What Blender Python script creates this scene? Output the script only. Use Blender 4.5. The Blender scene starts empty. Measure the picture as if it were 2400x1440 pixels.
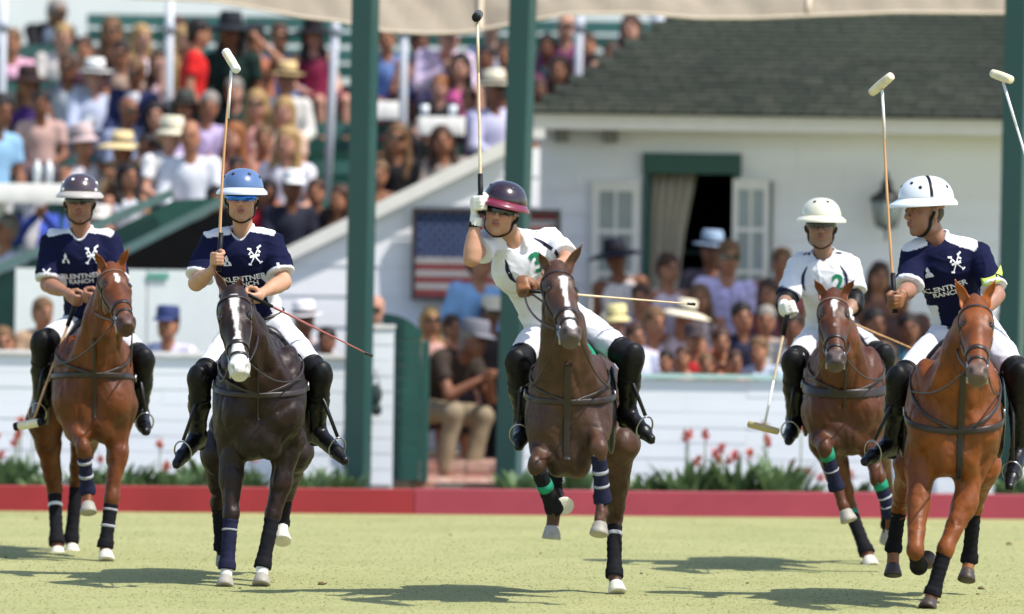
import bpy, bmesh, math, random
import numpy as np
from mathutils import Vector, Matrix, noise as mnoise
random.seed(7); rng = np.random.RandomState(7)
sc = bpy.context.scene
R = math.radians
# ------------------------------------------------------------------ camera, world, sun, exposure
FPX = 15800.0            # focal length in photo pixels (2400 wide)
CAMZ = 2.0
ROLL = R(0.8)
HX, HY = 1200.0, 582.0   # where the level line of sight meets the picture
cam_d = bpy.data.cameras.new('camera'); cam = bpy.data.objects.new('camera', cam_d)
sc.collection.objects.link(cam); sc.camera = cam
cam_d.sensor_width = 36; cam_d.lens = FPX / 2400 * 36
cam_d.shift_y = -(720 - HY) / 2400
cam_d.clip_start = 1; cam_d.clip_end = 3000
cam_d.dof.use_dof = True; cam_d.dof.focus_distance = 39.6; cam_d.dof.aperture_fstop = 1.65
cam.location = (0, 0, CAMZ)
cam.rotation_euler = (Matrix.Rotation(R(90), 3, 'X') @ Matrix.Rotation(ROLL, 3, 'Z')).to_euler()
CR, SR = math.cos(ROLL), math.sin(ROLL)

def P(px, py, d):
    """a place in the world at distance d along the view axis"""
    u = (px - HX) / FPX; v = (HY - py) / FPX
    return np.array([(u * CR - v * SR) * d, d, CAMZ + (u * SR + v * CR) * d])

SUN_EL, SUN_AZ = 56, 62        # height; degrees from straight behind the camera towards its right
world = bpy.data.worlds.new('World'); sc.world = world; world.use_nodes = True
wn = world.node_tree.nodes; wl = world.node_tree.links; wn.clear()
sky = wn.new('ShaderNodeTexSky'); sky.sky_type = 'NISHITA'; sky.sun_disc = False
sky.sun_elevation = R(SUN_EL)
sx, sy = math.sin(R(SUN_AZ)), -math.cos(R(SUN_AZ))
sky.sun_rotation = math.atan2(sx, sy)
bgn = wn.new('ShaderNodeBackground'); bgn.inputs[1].default_value = 0.15
wo = wn.new('ShaderNodeOutputWorld'); wl.new(sky.outputs[0], bgn.inputs[0]); wl.new(bgn.outputs[0], wo.inputs[0])
sun_d = bpy.data.lights.new('sun', 'SUN'); sun = bpy.data.objects.new('sun', sun_d); sc.collection.objects.link(sun)
sun_d.energy = 4.0; sun_d.angle = R(0.53); sun_d.color = (1, .95, .87)
sv = Vector((sx * math.cos(R(SUN_EL)), sy * math.cos(R(SUN_EL)), math.sin(R(SUN_EL))))
sun.rotation_euler = sv.to_track_quat('Z', 'Y').to_euler(); sun.location = (0, 0, 30)
sc.view_settings.view_transform = 'Standard'; sc.view_settings.look = 'None'
sc.view_settings.gamma = 1; sc.view_settings.exposure = 0.66
sc.view_settings.use_curve_mapping = False
sc.cycles.max_bounces = 6; sc.cycles.diffuse_bounces = 3; sc.cycles.glossy_bounces = 2
sc.cycles.transparent_max_bounces = 4; sc.cycles.transmission_bounces = 3

# ------------------------------------------------------------------ materials
MATS = {}
def srgb(*c):
    c = [x / 255 for x in c]
    return tuple((x / 12.92 if x <= .04045 else ((x + .055) / 1.055) ** 2.4) for x in c)
def mat(name, col=(.5, .5, .5), rough=.6, spec=.5, metal=0, var=.12, scale=8, bump=.1, bscale=60, attr=None,
        sheen=0, coat=0, stretch=(1, 1, 1), bdist=.004, var2=0, scale2=1.0, trans=0, streak=None):
    if name in MATS: return MATS[name]
    m = bpy.data.materials.new(name); m.use_nodes = True; nt = m.node_tree; n, l = nt.nodes, nt.links
    b = n['Principled BSDF']; b.inputs['Roughness'].default_value = rough
    b.inputs['Specular IOR Level'].default_value = spec; b.inputs['Metallic'].default_value = metal
    if sheen: b.inputs['Sheen Weight'].default_value = sheen
    if coat: b.inputs['Coat Weight'].default_value = coat; b.inputs['Coat Roughness'].default_value = .12
    tc = n.new('ShaderNodeTexCoord'); mp = n.new('ShaderNodeMapping'); mp.inputs['Scale'].default_value = stretch
    l.new(tc.outputs['Object'], mp.inputs[0])
    nz = n.new('ShaderNodeTexNoise'); nz.inputs['Scale'].default_value = scale; nz.inputs['Detail'].default_value = 5
    l.new(mp.outputs[0], nz.inputs['Vector'])
    mr = n.new('ShaderNodeMapRange'); mr.inputs[1].default_value = .25; mr.inputs[2].default_value = .75
    mr.inputs[3].default_value = 1 - var; mr.inputs[4].default_value = 1 + var
    l.new(nz.outputs[0], mr.inputs[0])
    if attr:
        a = n.new('ShaderNodeAttribute'); a.attribute_name = attr; src = a.outputs['Color']
    else:
        rgb = n.new('ShaderNodeRGB'); rgb.outputs[0].default_value = (*col, 1); src = rgb.outputs[0]
    mx = n.new('ShaderNodeVectorMath'); mx.operation = 'SCALE'; l.new(src, mx.inputs[0]); l.new(mr.outputs[0], mx.inputs['Scale'])
    out = mx.outputs[0]
    if var2:
        nz2 = n.new('ShaderNodeTexNoise'); nz2.inputs['Scale'].default_value = scale2; nz2.inputs['Detail'].default_value = 3
        l.new(tc.outputs['Object'], nz2.inputs['Vector'])
        mr2 = n.new('ShaderNodeMapRange'); mr2.inputs[1].default_value = .3; mr2.inputs[2].default_value = .7
        mr2.inputs[3].default_value = 1 - var2; mr2.inputs[4].default_value = 1 + var2
        l.new(nz2.outputs[0], mr2.inputs[0])
        m2 = n.new('ShaderNodeVectorMath'); m2.operation = 'SCALE'; l.new(out, m2.inputs[0]); l.new(mr2.outputs[0], m2.inputs['Scale']); out = m2.outputs[0]
    l.new(out, b.inputs['Base Color'])
    if bump:
        bz = n.new('ShaderNodeTexNoise'); bz.inputs['Scale'].default_value = bscale; bz.inputs['Detail'].default_value = 3
        l.new(mp.outputs[0], bz.inputs['Vector'])
        bp = n.new('ShaderNodeBump'); bp.inputs['Strength'].default_value = bump; bp.inputs['Distance'].default_value = bdist
        l.new(bz.outputs[0], bp.inputs['Height']); l.new(bp.outputs[0], b.inputs['Normal'])
    if trans:
        tr = n.new('ShaderNodeBsdfTranslucent'); l.new(out, tr.inputs[0]); ms = n.new('ShaderNodeMixShader')
        ms.inputs[0].default_value = trans; l.new(b.outputs[0], ms.inputs[1]); l.new(tr.outputs[0], ms.inputs[2])
        l.new(ms.outputs[0], n['Material Output'].inputs[0])
    m.diffuse_color = (*col, 1)
    MATS[name] = m; return m

# ------------------------------------------------------------------ objects
ROOT = {}      # object name -> world origin of the thing it belongs to
def tag(o, label=None, cat=None, group=None, kind=None):
    if label: o['label'] = label
    if cat: o['category'] = cat
    if group: o['group'] = group
    if kind: o['kind'] = kind
    return o
def empty(name, loc, label=None, cat=None, group=None, kind=None):
    o = bpy.data.objects.new(name, None); o.empty_display_size = .2; sc.collection.objects.link(o)
    o.location = loc; ROOT[o.name] = np.array(loc, float)
    return tag(o, label, cat, group, kind)
def mesh(name, V, F, smooth=True, cols=None):
    me = bpy.data.meshes.new(name)
    V = np.asarray(V, float)
    if isinstance(F, np.ndarray):
        nf, w = F.shape
        me.vertices.add(len(V)); me.vertices.foreach_set('co', V.ravel().astype(np.float32))
        me.loops.add(nf * w); me.loops.foreach_set('vertex_index', F.ravel().astype(np.int32))
        me.polygons.add(nf); me.polygons.foreach_set('loop_start', (np.arange(nf) * w).astype(np.int32))
        me.update(calc_edges=True)
    else:
        me.from_pydata([tuple(v) for v in V], [], [tuple(f) for f in F]); me.update()
    me.polygons.foreach_set('use_smooth', [smooth] * len(me.polygons))
    if cols is not None:
        a = me.color_attributes.new('Col', 'FLOAT_COLOR', 'POINT')
        c4 = np.ones((len(V), 4), np.float32); c4[:, :3] = cols
        a.data.foreach_set('color', c4.ravel())
    return me
def obj(name, V, F, m, parent=None, smooth=True, cols=None, origin=None, kind=None, label=None):
    """vertices in world space; stored relative to the thing's base"""
    o0 = ROOT[parent.name] if parent is not None else np.array(origin if origin is not None else (0, 0, 0), float)
    V = np.asarray(V, float) - o0
    me = mesh(name, V, F, smooth, cols)
    for mm in (m if isinstance(m, (list, tuple)) else [m]): me.materials.append(mm)
    o = bpy.data.objects.new(name, me); sc.collection.objects.link(o)
    if parent is not None: o.parent = parent
    else: o.location = o0
    ROOT[o.name] = o0
    tag(o, label, None, None, kind)
    return o

class MB:
    """collects simple shapes into one mesh"""
    def __init__(s): s.V = []; s.F = []; s.n = 0
    def add(s, V, F):
        V = np.asarray(V, float); s.V.append(V); s.F += [tuple(int(i) + s.n for i in f) for f in F]; s.n += len(V); return s
    def box(s, a, b, bev=0):
        x0, y0, z0 = a; x1, y1, z1 = b
        V = [(x, y, z) for z in (z0, z1) for y in (y0, y1) for x in (x0, x1)]
        return s.add(V, [(0, 2, 3, 1), (4, 5, 7, 6), (0, 1, 5, 4), (2, 6, 7, 3), (0, 4, 6, 2), (1, 3, 7, 5)])
    def beam(s, a, b, w, h, up=(0, 0, 1)):
        a = np.array(a, float); b = np.array(b, float); t = b - a; t /= np.linalg.norm(t)
        u = np.cross(t, up); u /= np.linalg.norm(u); v = np.cross(u, t)
        V = [p + u * i * w / 2 + v * j * h / 2 for p in (a, b) for j in (-1, 1) for i in (-1, 1)]
        return s.add(V, [(0, 2, 3, 1), (4, 5, 7, 6), (0, 1, 5, 4), (2, 6, 7, 3), (0, 4, 6, 2), (1, 3, 7, 5)])
    def tube(s, pts, rad, n=8, cap=True, flat=None):
        pts = [np.array(p, float) for p in pts]; m = len(pts)
        rad = [rad] * m if np.isscalar(rad) else rad
        V = []; u = None
        for i, p in enumerate(pts):
            t = pts[min(i + 1, m - 1)] - pts[max(i - 1, 0)]; t = t / (np.linalg.norm(t) + 1e-9)
            if u is None:
                u = np.cross(t, (0, 0, 1) if abs(t[2]) < .9 else (0, 1, 0))
            u = u - t * np.dot(u, t); u /= np.linalg.norm(u); w = np.cross(t, u)
            for k in range(n):
                a = 2 * math.pi * k / n
                V.append(p + rad[i] * (math.cos(a) * u + math.sin(a) * w))
        F = [(i * n + k, i * n + (k + 1) % n, (i + 1) * n + (k + 1) % n, (i + 1) * n + k) for i in range(m - 1) for k in range(n)]
        if cap:
            F.append(tuple(range(n))[::-1]); F.append(tuple((m - 1) * n + k for k in range(n)))
        return s.add(V, F)
    def build(s, name, m, parent=None, smooth=False, **k):
        return obj(name, np.concatenate(s.V), s.F, m, parent, smooth, **k)
def bevel(o, w=.004, seg=1):
    md = o.modifiers.new('bevel', 'BEVEL'); md.width = w; md.segments = seg; md.limit_method = 'ANGLE'; return o

# ------------------------------------------------------------------ distance fields -> continuous bodies
def nrm(v):
    v = np.asarray(v, float); return v / (np.linalg.norm(v) + 1e-12)
class Sdf:
    def __init__(s): s.p = []
    def rc(s, a, b, ra, rb, k=.02, fl=None, cap=False, op='u'):
        s.p.append(('rc', np.array(a, float), np.array(b, float), ra, rb, k, fl, cap, op)); return s
    def el(s, c, r, ax=None, k=.02, op='u'):
        s.p.append(('el', np.array(c, float), np.array(r if not np.isscalar(r) else (r, r, r), float),
                    np.eye(3) if ax is None else np.array(ax, float), 0, k, None, False, op)); return s
    def bx(s, c, h, ax=None, rd=.01, k=.0, op='u'):
        s.p.append(('bx', np.array(c, float), np.array(h, float), np.eye(3) if ax is None else np.array(ax, float), rd, k, None, False, op)); return s
    def copy(s):
        t = Sdf(); t.p = list(s.p); return t
    @staticmethod
    def one(p, X):
        ty, a, b, ra, rb, k, fl, cap, op = p
        if ty == 'rc':
            pa = X - a; ba = b - a
            if fl is not None:
                u = nrm(fl[0]); g = 1 / fl[1] - 1
                pa = pa + (g * (pa @ u))[..., None] * u; ba = ba + g * (ba @ u) * u
            L2 = ba @ ba + 1e-12
            h = (pa @ ba) / L2; t = np.clip(h, 0, 1)
            d = np.sqrt(((pa - t[..., None] * ba) ** 2).sum(-1)) - (ra + (rb - ra) * t)
            if cap:
                L = math.sqrt(L2); d = np.maximum(d, np.maximum(-h, h - 1) * L)
            return d
        if ty == 'el':
            q = (X - a) @ ra.T
            k0 = np.sqrt(((q / b) ** 2).sum(-1)); k1 = np.sqrt(((q / (b * b)) ** 2).sum(-1)) + 1e-9
            return k0 * (k0 - 1) / k1
        q = np.abs((X - a) @ ra.T) - b + rb
        return np.sqrt((np.maximum(q, 0) ** 2).sum(-1)) + np.minimum(q.max(-1), 0) - rb
    @staticmethod
    def comb(d, e, k, op):
        if op == 'u':
            if k <= 0: return np.minimum(d, e)
            h = np.maximum(k - np.abs(d - e), 0) / k; return np.minimum(d, e) - h * h * k * .25
        if op == 's': e = -e
        if k <= 0: return np.maximum(d, e)
        h = np.maximum(k - np.abs(d - e), 0) / k; return np.maximum(d, e) + h * h * k * .25
    def bbox(s, p):
        if p[0] == 'rc':
            r = max(p[3], p[4]); 
            if p[6] is not None and p[6][1] > 1: r *= p[6][1]
            return np.minimum(p[1], p[2]) - r, np.maximum(p[1], p[2]) + r
        r = p[2].max() if p[0] == 'el' else np.linalg.norm(p[2]); return p[1] - r, p[1] + r
    def eval(s, X):
        d = np.full(X.shape[:-1], 1.0)
        for p in s.p: d = s.comb(d, s.one(p, X), p[5], p[8])
        return d
    def grad(s, X, e=.004):
        g = np.stack([s.eval(X + np.eye(3)[i] * e) - s.eval(X - np.eye(3)[i] * e) for i in range(3)], -1)
        return g / (np.linalg.norm(g, axis=-1, keepdims=True) + 1e-9)
    def march(s, O, D, n=40, off=0.0):
        """from the points O along the directions D until the surface is met"""
        O = np.array(O, float); D = np.array(D, float); D = D / np.linalg.norm(D, axis=-1, keepdims=True); t = np.zeros(len(O))
        for _ in range(n): t += .85 * np.clip(s.eval(O + t[:, None] * D) - off, -.02, .2)
        return O + t[:, None] * D
    def grid(s, vox):
        u = [p for p in s.p if p[8] == 'u']
        lo = np.min([s.bbox(p)[0] for p in u], 0) - 3 * vox; hi = np.max([s.bbox(p)[1] for p in u], 0) + 3 * vox
        n = np.ceil((hi - lo) / vox).astype(int) + 1
        G = np.full(n, .25, np.float32)
        for p in s.p:
            a, b = s.bbox(p)
            if p[8] == 'i':
                i0 = np.zeros(3, int); i1 = n
            else:
                m = p[5] + 2.5 * vox
                i0 = np.clip(np.floor((a - m - lo) / vox).astype(int), 0, n); i1 = np.clip(np.ceil((b + m - lo) / vox).astype(int) + 1, 0, n)
            if (i1 <= i0).any(): continue
            ax = [lo[j] + np.arange(i0[j], i1[j]) * vox for j in range(3)]
            X = np.stack(np.meshgrid(*ax, indexing='ij'), -1)
            sl = tuple(slice(i0[j], i1[j]) for j in range(3))
            G[sl] = s.comb(G[sl], s.one(p, X), p[5], p[8])
        return G, lo
    def mesh(s, vox):
        G, lo = s.grid(vox); return nets(G, lo, vox)

def nets(G, lo, vox):
    """naive surface nets"""
    S = G < 0; n = np.array(G.shape)
    C = S[:-1, :-1, :-1].astype(np.int8)
    cnt = sum(S[i:n[0] - 1 + i, j:n[1] - 1 + j, k:n[2] - 1 + k].astype(np.int8) for i in (0, 1) for j in (0, 1) for k in (0, 1))
    act = (cnt > 0) & (cnt < 8)
    idx = np.full(act.shape, -1, np.int64); I = np.argwhere(act); idx[act] = np.arange(len(I))
    acc = np.zeros((len(I), 3)); w = np.zeros(len(I))
    corners = [(i, j, k) for i in (0, 1) for j in (0, 1) for k in (0, 1)]
    val = {c: G[I[:, 0] + c[0], I[:, 1] + c[1], I[:, 2] + c[2]].astype(float) for c in corners}
    for c in corners:
        for a in range(3):
            if c[a] == 0:
                e = list(c); e[a] = 1; e = tuple(e)
                va, vb = val[c], val[e]; m = (va < 0) != (vb < 0)
                t = np.where(m, va / np.where(m, va - vb, 1), 0)
                p = np.tile(np.array(c, float), (len(I), 1)); p[:, a] += t
                acc[m] += p[m]; w[m] += 1
    V = lo + (I + acc / w[:, None]) * vox
    Fs = []
    for a in range(3):
        b, c = (a + 1) % 3, (a + 2) % 3
        s0 = [slice(1, -1)] * 3; s1 = [slice(1, -1)] * 3
        s0[a] = slice(0, -1); s1[a] = slice(1, None)
        A, B = S[tuple(s0)], S[tuple(s1)]
        for flip, M in ((False, A & ~B), (True, ~A & B)):
            Q = np.argwhere(M)
            if not len(Q): continue
            Q = Q + 1; Q[:, a] -= 1
            def cell(db, dc):
                q = Q.copy(); q[:, b] -= db; q[:, c] -= dc; return idx[q[:, 0], q[:, 1], q[:, 2]]
            f = np.stack([cell(1, 1), cell(0, 1), cell(0, 0), cell(1, 0)], -1)
            Fs.append(f[:, ::-1] if flip else f)
    F = np.concatenate(Fs); F = F[(F >= 0).all(1)]
    return V, F
def wobble(V, F, amp, scale, stretch=(1, 1, 1), seed=0.0, thr=None):
    """push vertices along their normals by smooth noise (folds in cloth)"""
    a = V[F[:, 0]]; N = np.cross(V[F[:, 2]] - a, V[F[:, 3]] - V[F[:, 1]])
    vn = np.zeros_like(V)
    for k in range(4): np.add.at(vn, F[:, k], N)
    vn /= np.linalg.norm(vn, axis=1, keepdims=True) + 1e-12
    st = np.array(stretch, float) * scale
    q = V * st + seed
    d = np.array([mnoise.noise(Vector(p)) for p in q])
    if thr is not None: d = np.clip(1 - np.abs(d) * thr, 0, 1) ** 2
    return V + vn * (d * amp)[:, None]
def strap(name, pts, nor, w, th, m, parent, **k):
    """a flat strip lying along pts with surface normals nor"""
    pts = np.asarray(pts); nor = np.asarray(nor); n = len(pts); V = []
    for i in range(n):
        t = nrm(pts[min(i + 1, n - 1)] - pts[max(i - 1, 0)]); u = nrm(np.cross(t, nor[i])); q = nrm(np.cross(u, t)); q = q if q @ nor[i] > 0 else -q
        for a, b in ((-1, 0), (-1, .8), (-.6, 1), (.6, 1), (1, .8), (1, 0)): V.append(pts[i] + u * a * w / 2 + q * (b * th))
    F = [(i * 6 + j, i * 6 + (j + 1) % 6, (i + 1) * 6 + (j + 1) % 6, (i + 1) * 6 + j) for i in range(n - 1) for j in range(6)]
    F += [tuple(range(6)), tuple((n - 1) * 6 + j for j in range(6))[::-1]]
    return obj(name, V, F, m, parent, True, **k)
def drape(s, pts, D, off=.002, n=24, smooth=True):
    """resample a polyline, drop it on the surface along D"""
    pts = np.array(pts, float); seg = np.linalg.norm(np.diff(pts, axis=0), axis=1); t = np.r_[0, np.cumsum(seg)]
    q = np.linspace(0, t[-1], n); X = np.stack([np.interp(q, t, pts[:, i]) for i in range(3)], -1)
    D = np.tile(np.array(D, float), (n, 1)) if np.ndim(D) == 1 else D
    Y = s.march(X, D, 40, off); return Y, s.grad(Y)
def lathe(c, ax, prof, n=16, u0=None, sx=1.0):
    """prof: (distance along ax, radius)"""
    ax = nrm(ax); u = np.cross(ax, (0, 1, 0) if abs(ax[1]) < .9 else (1, 0, 0)) if u0 is None else u0
    u = nrm(u - ax * (u @ ax)); w = np.cross(ax, u); c = np.array(c, float)
    V = [c + ax * h + r * (math.cos(2 * math.pi * k / n) * u * sx + math.sin(2 * math.pi * k / n) * w) for h, r in prof for k in range(n)]
    m = len(prof)
    F = [(i * n + k, i * n + (k + 1) % n, (i + 1) * n + (k + 1) % n, (i + 1) * n + k) for i in range(m - 1) for k in range(n)]
    F += [tuple(range(n))[::-1], tuple((m - 1) * n + k for k in range(n))]
    return V, F
def text_mesh(body, size, align='CENTER', bold=0.0, res=3):
    cu = bpy.data.curves.new('t', 'FONT'); cu.body = body; cu.size = size; cu.align_x = align; cu.align_y = 'CENTER'
    cu.resolution_u = res; cu.offset = bold; cu.fill_mode = 'FRONT'
    o = bpy.data.objects.new('t', cu); sc.collection.objects.link(o)
    dg = bpy.context.evaluated_depsgraph_get(); me = bpy.data.meshes.new_from_object(o.evaluated_get(dg))
    bm = bmesh.new(); bm.from_mesh(me); bmesh.ops.triangulate(bm, faces=bm.faces)
    if size > .08:
        for _ in range(2): bmesh.ops.subdivide_edges(bm, edges=[e for e in bm.edges if e.calc_length() > size * .12], cuts=1, use_grid_fill=True)
        bmesh.ops.triangulate(bm, faces=bm.faces)
    bm.to_mesh(me); bm.free()
    V = np.array([v.co[:] for v in me.vertices]); F = [tuple(p.vertices) for p in me.polygons]
    bpy.data.objects.remove(o); bpy.data.curves.remove(cu); bpy.data.meshes.remove(me)
    return V, F
# ------------------------------------------------------------------ ground
def lawn_mat():
    m = bpy.data.materials.new('lawn'); m.use_nodes = True; nt = m.node_tree; n, l = nt.nodes, nt.links; b = n['Principled BSDF']
    b.inputs['Roughness'].default_value = .9; b.inputs['Specular IOR Level'].default_value = .15
    tc = n.new('ShaderNodeTexCoord'); cr = n.new('ShaderNodeValToRGB'); nz = n.new('ShaderNodeTexNoise'); nz.inputs['Scale'].default_value = .9; nz.inputs['Detail'].default_value = 8; nz.inputs['Roughness'].default_value = .7
    l.new(tc.outputs['Object'], nz.inputs['Vector']); l.new(nz.outputs[0], cr.inputs[0])
    e = cr.color_ramp.elements; e[0].position = .3; e[0].color = (.25, .262, .108, 1); e[1].position = .7; e[1].color = (.335, .33, .15, 1)
    nz2 = n.new('ShaderNodeTexNoise'); nz2.inputs['Scale'].default_value = 30; nz2.inputs['Detail'].default_value = 4; l.new(tc.outputs['Object'], nz2.inputs['Vector'])
    mr = n.new('ShaderNodeMapRange'); mr.inputs[1].default_value = .3; mr.inputs[2].default_value = .7; mr.inputs[3].default_value = .9; mr.inputs[4].default_value = 1.1; l.new(nz2.outputs[0], mr.inputs[0])
    v = n.new('ShaderNodeVectorMath'); v.operation = 'SCALE'; l.new(cr.outputs[0], v.inputs[0]); l.new(mr.outputs[0], v.inputs['Scale']); l.new(v.outputs[0], b.inputs['Base Color'])
    bp = n.new('ShaderNodeBump'); bp.inputs['Strength'].default_value = .12; bp.inputs['Distance'].default_value = .01; l.new(nz2.outputs[0], bp.inputs['Height']); l.new(bp.outputs[0], b.inputs['Normal'])
    return m
LAWN = lawn_mat()
tag(obj('grass_field', [(-900, -100, 0), (900, -100, 0), (900, 2600, 0), (-900, 2600, 0)], [(0, 1, 2, 3)], LAWN, smooth=False), kind='structure')
# short blades where the camera sees the turf closely
N_ = 70000
y = 34.5 + rng.rand(N_) ** 1.15 * 15.7; x = (rng.rand(N_) - .5) * y * .17; hgt = .001 + .003 * rng.rand(N_) ** 1.5; an = rng.rand(N_) * 6.28; ww = .004 + .004 * rng.rand(N_); le = rng.rand(N_, 2) * .02 - .01
pn = np.array([mnoise.noise(Vector((a * .8, b * .5, 0))) for a, b in zip(x[::10], y[::10])]).repeat(10); hgt *= 1 + .5 * pn
b0 = np.stack([x, y, 0 * x], -1); dx = np.stack([np.cos(an), np.sin(an), 0 * an], -1) * ww[:, None]
V = np.concatenate([b0 - dx, b0 + dx, b0 + np.stack([le[:, 0], le[:, 1], hgt], -1)]); F = np.stack([np.arange(N_), np.arange(N_) + N_, np.arange(N_) + 2 * N_], -1)
base = np.array([.26, .285, .105]); dry = np.array([.37, .37, .17]); t = rng.rand(N_)[:, None] ** 2 * (1 + .6 * pn[:, None]); t = np.clip(t, 0, 1); cc = base * (1 - t) + dry * t; cc = np.tile(cc, (3, 1))
GB = mat('grass blades', (.3, .3, .1), .7, .2, attr='Col', var=.1, bump=0)
obj('turf_blades', V, F, GB, None, False, cols=cc, kind='stuff', label='short pale green blades of the polo field turf')
DIRT = mat('soil clod', (.12, .09, .04), .9, .1, var=.4, scale=60, bump=.6)
mb = MB()
for _ in range(18):
    yy = 35 + rng.rand() * 14; xx = (rng.rand() - .5) * yy * .155; c = np.array([xx, yy, .004]); r = .01 + .024 * rng.rand() ** 3
    V, F = lathe(c, (0, 0, 1), [(-.006, r), (r * .25, r * .8), (r * .4, r * .3)], 7); V = np.array(V) + rng.randn(len(V), 3) * r * .15; mb.add(V, F)
mb.build('turf_divots', DIRT, None, True, kind='stuff', label='small brown divots of turf kicked up across the field')

# ------------------------------------------------------------------ sideboard and low white walls
RED = mat('red paint', (.28, .022, .028), .5, .35, var=.12, scale=3, bump=.15, bscale=30, var2=.12, scale2=.6)
RED2 = mat('faded red paint', (.31, .042, .066), .5, .35, var=.1, scale=3, bump=.15, bscale=30, var2=.1, scale2=.6)
WPAINT = mat('white siding paint', (.76, .79, .82), .55, .35, var=.05, scale=3, bump=.2, bscale=20, stretch=(.2, 1, 1), var2=.05, scale2=.5)
SPAINT = mat('off white siding paint', (.8, .8, .84), .6, .3, var=.06, scale=3, bump=.2, bscale=20, stretch=(.2, 1, 1), var2=.06, scale2=.4)
TRIM = mat('white trim', (.74, .72, .69), .5, .35, var=.05, bump=.1)
GRN = mat('dark green paint', (.015, .075, .06), .45, .4, var=.15, scale=3, bump=.15, bscale=30)
GRNL = mat('teal bench and lit tread paint', (.045, .135, .118), .5, .4, var=.15, scale=3, bump=.15, bscale=30, var2=.15, scale2=.7)  # bench teal; on the treads it carries the light of the top faces
GRNP = mat('post green paint', (.011, .058, .053), .35, .5, var=.08, scale=3, bump=.1)
DARK = mat('dark interior', (.006, .006, .007), .9, .1, var=.2, bump=0)  # near-black colour stands in for shade in the room and stair void
def xz(px, py, d): p = P(px, py, d); return p[0], p[2]
sb = empty('sideboard', (0, 50.5, 0), 'low red wooden sideboard along the edge of the polo field', 'sideboard')
xs = [P(p, 1150, 50.5)[0] for p in (-1330, -180, 972, 2122, 3270)]
for i in range(4):
    a, b = xs[i] + .003, xs[i + 1] - .003; da, db = (50.5 + .14 * v for v in (a, b)); n = 12
    V = []; 
    for k in range(n + 1):
        xx = a + (b - a) * k / n; dd = 50.5 + .14 * xx; zt = .192 + .003 * math.sin(xx * 2.1 + i)
        V += [(xx, dd, 0), (xx, dd - .005, zt - .006), (xx, dd, zt), (xx, dd + .03, zt), (xx, dd + .03, 0)]
    F = [(k * 5 + j, (k + 1) * 5 + j, (k + 1) * 5 + j + 1, k * 5 + j + 1) for k in range(n) for j in range(4)] + [(0, 1, 2, 3, 4), tuple(n * 5 + j for j in (4, 3, 2, 1, 0))]
    obj('board', V, F, RED if i < 2 else RED2, sb, False)
    MB().box((b - .03, db + .035, 0), (b + .03, db + .09, .16)).build('stake', GRN, sb)

def plank_wall(root, x0, x1, z0, z1, d, h, m, segs=1, topline=None, lap=.014, jit=.004, name='plank', x0f=None, cuts=()):
    """lapped boards, each its own piece; topline(x)->z cuts them, x0f(z)->left end"""
    z = z0; k = 0
    while z < z1 - .01:
        zt = min(z + h, z1)
        spans = [(x0, x1)]
        for (ca, cb, cza, czb) in cuts:
            if z < czb - .02 and zt > cza + .02:
                ns = []
                for a, b in spans:
                    if cb <= a or ca >= b: ns.append((a, b)); continue
                    if ca > a: ns.append((a, ca))
                    if cb < b: ns.append((cb, b))
                spans = ns
        for a, b in spans:
            L = b - a; off = (k % 3) / 3 * (L / max(segs, 1)) if segs > 1 else 0
            cuts_ = [a] + [a + off + L / segs * j for j in range(0, segs + 1) if a + .1 < a + off + L / segs * j < b - .1] + [b]
            for p, q in zip(cuts_[:-1], cuts_[1:]):
                pb, pt = (x0f(z), x0f(zt)) if (x0f and p == a) else (p, p)
                dd = d + rng.randn() * .001
                V = [(pb, dd, z), (q - .002, dd, z), (q - .002, dd + lap, zt + .012), (pt, dd + lap, zt + .012),
                     (pb, dd + .03, z), (q - .002, dd + .03, z), (q - .002, dd + .035, zt + .012), (pt, dd + .035, zt + .012)]
                obj(name, V, [(0, 1, 2, 3), (5, 4, 7, 6), (4, 5, 1, 0), (3, 2, 6, 7), (1, 5, 6, 2), (4, 0, 3, 7)], m, root, False)
        z = zt; k += 1
wl_ = empty('low_wall', (P(400, 900, 53)[0], 53, 0), 'low white lapped-board wall along the flower bed at the left', 'wall')
xa, xb = P(-60, 900, 53)[0], P(822, 900, 53)[0]; plank_wall(wl_, xa, xb, .0, 1.1, 53, .122, WPAINT, 2, lap=.003)
MB().box((xa, 52.97, 1.116), (xb, 53.09, 1.145)).build('cap', TRIM, wl_)
wr_ = empty('low_wall', (P(1950, 900, 53)[0], 53, 0), 'low white lapped-board wall along the flower bed at the right', 'wall')
xa, xb = P(1186, 900, 53)[0], P(2460, 900, 53)[0]; plank_wall(wr_, xa, xb, .0, .98, 53, .122, WPAINT, 3, lap=.003)
MB().box((xa, 52.97, .996), (xb, 53.1, 1.028)).build('cap', mat('pale aqua cap', (.42, .62, .57), .5, var=.06), wr_)
# white pier and green gate
pr = empty('white_pier', (P(885, 900, 53.1)[0], 53.1, 0), 'narrow white boarded pier between the left green post and the gate', 'pier')
xa, xb = P(846, 900, 52.95)[0], P(922, 900, 52.95)[0]; plank_wall(pr, xa, xb, .13, 1.34, 52.93, .122, WPAINT, 1, lap=.003); MB().box((xa - .01, 52.92, 1.355), (xb + .01, 53.12, 1.385)).build('cap', TRIM, pr)
MB().box((xa, 52.965, 0), (xb, 53.1, 1.35)).build('core', WPAINT, pr)
bg = empty('hanging_bag', tuple(P(882, 930, 52.85)), 'small dark bag hanging on the white pier beside the green post', 'bag')
s_ = Sdf(); c = P(880, 925, 52.86); s_.el(c, (.055, .035, .085), k=.01); s_.el(c + [0.01, 0, -.12], (.045, .03, .05), k=.02); V, F = s_.mesh(.012); obj('pouch', V, F, mat('dark cloth', (.02, .035, .035), .8), bg)
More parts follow.
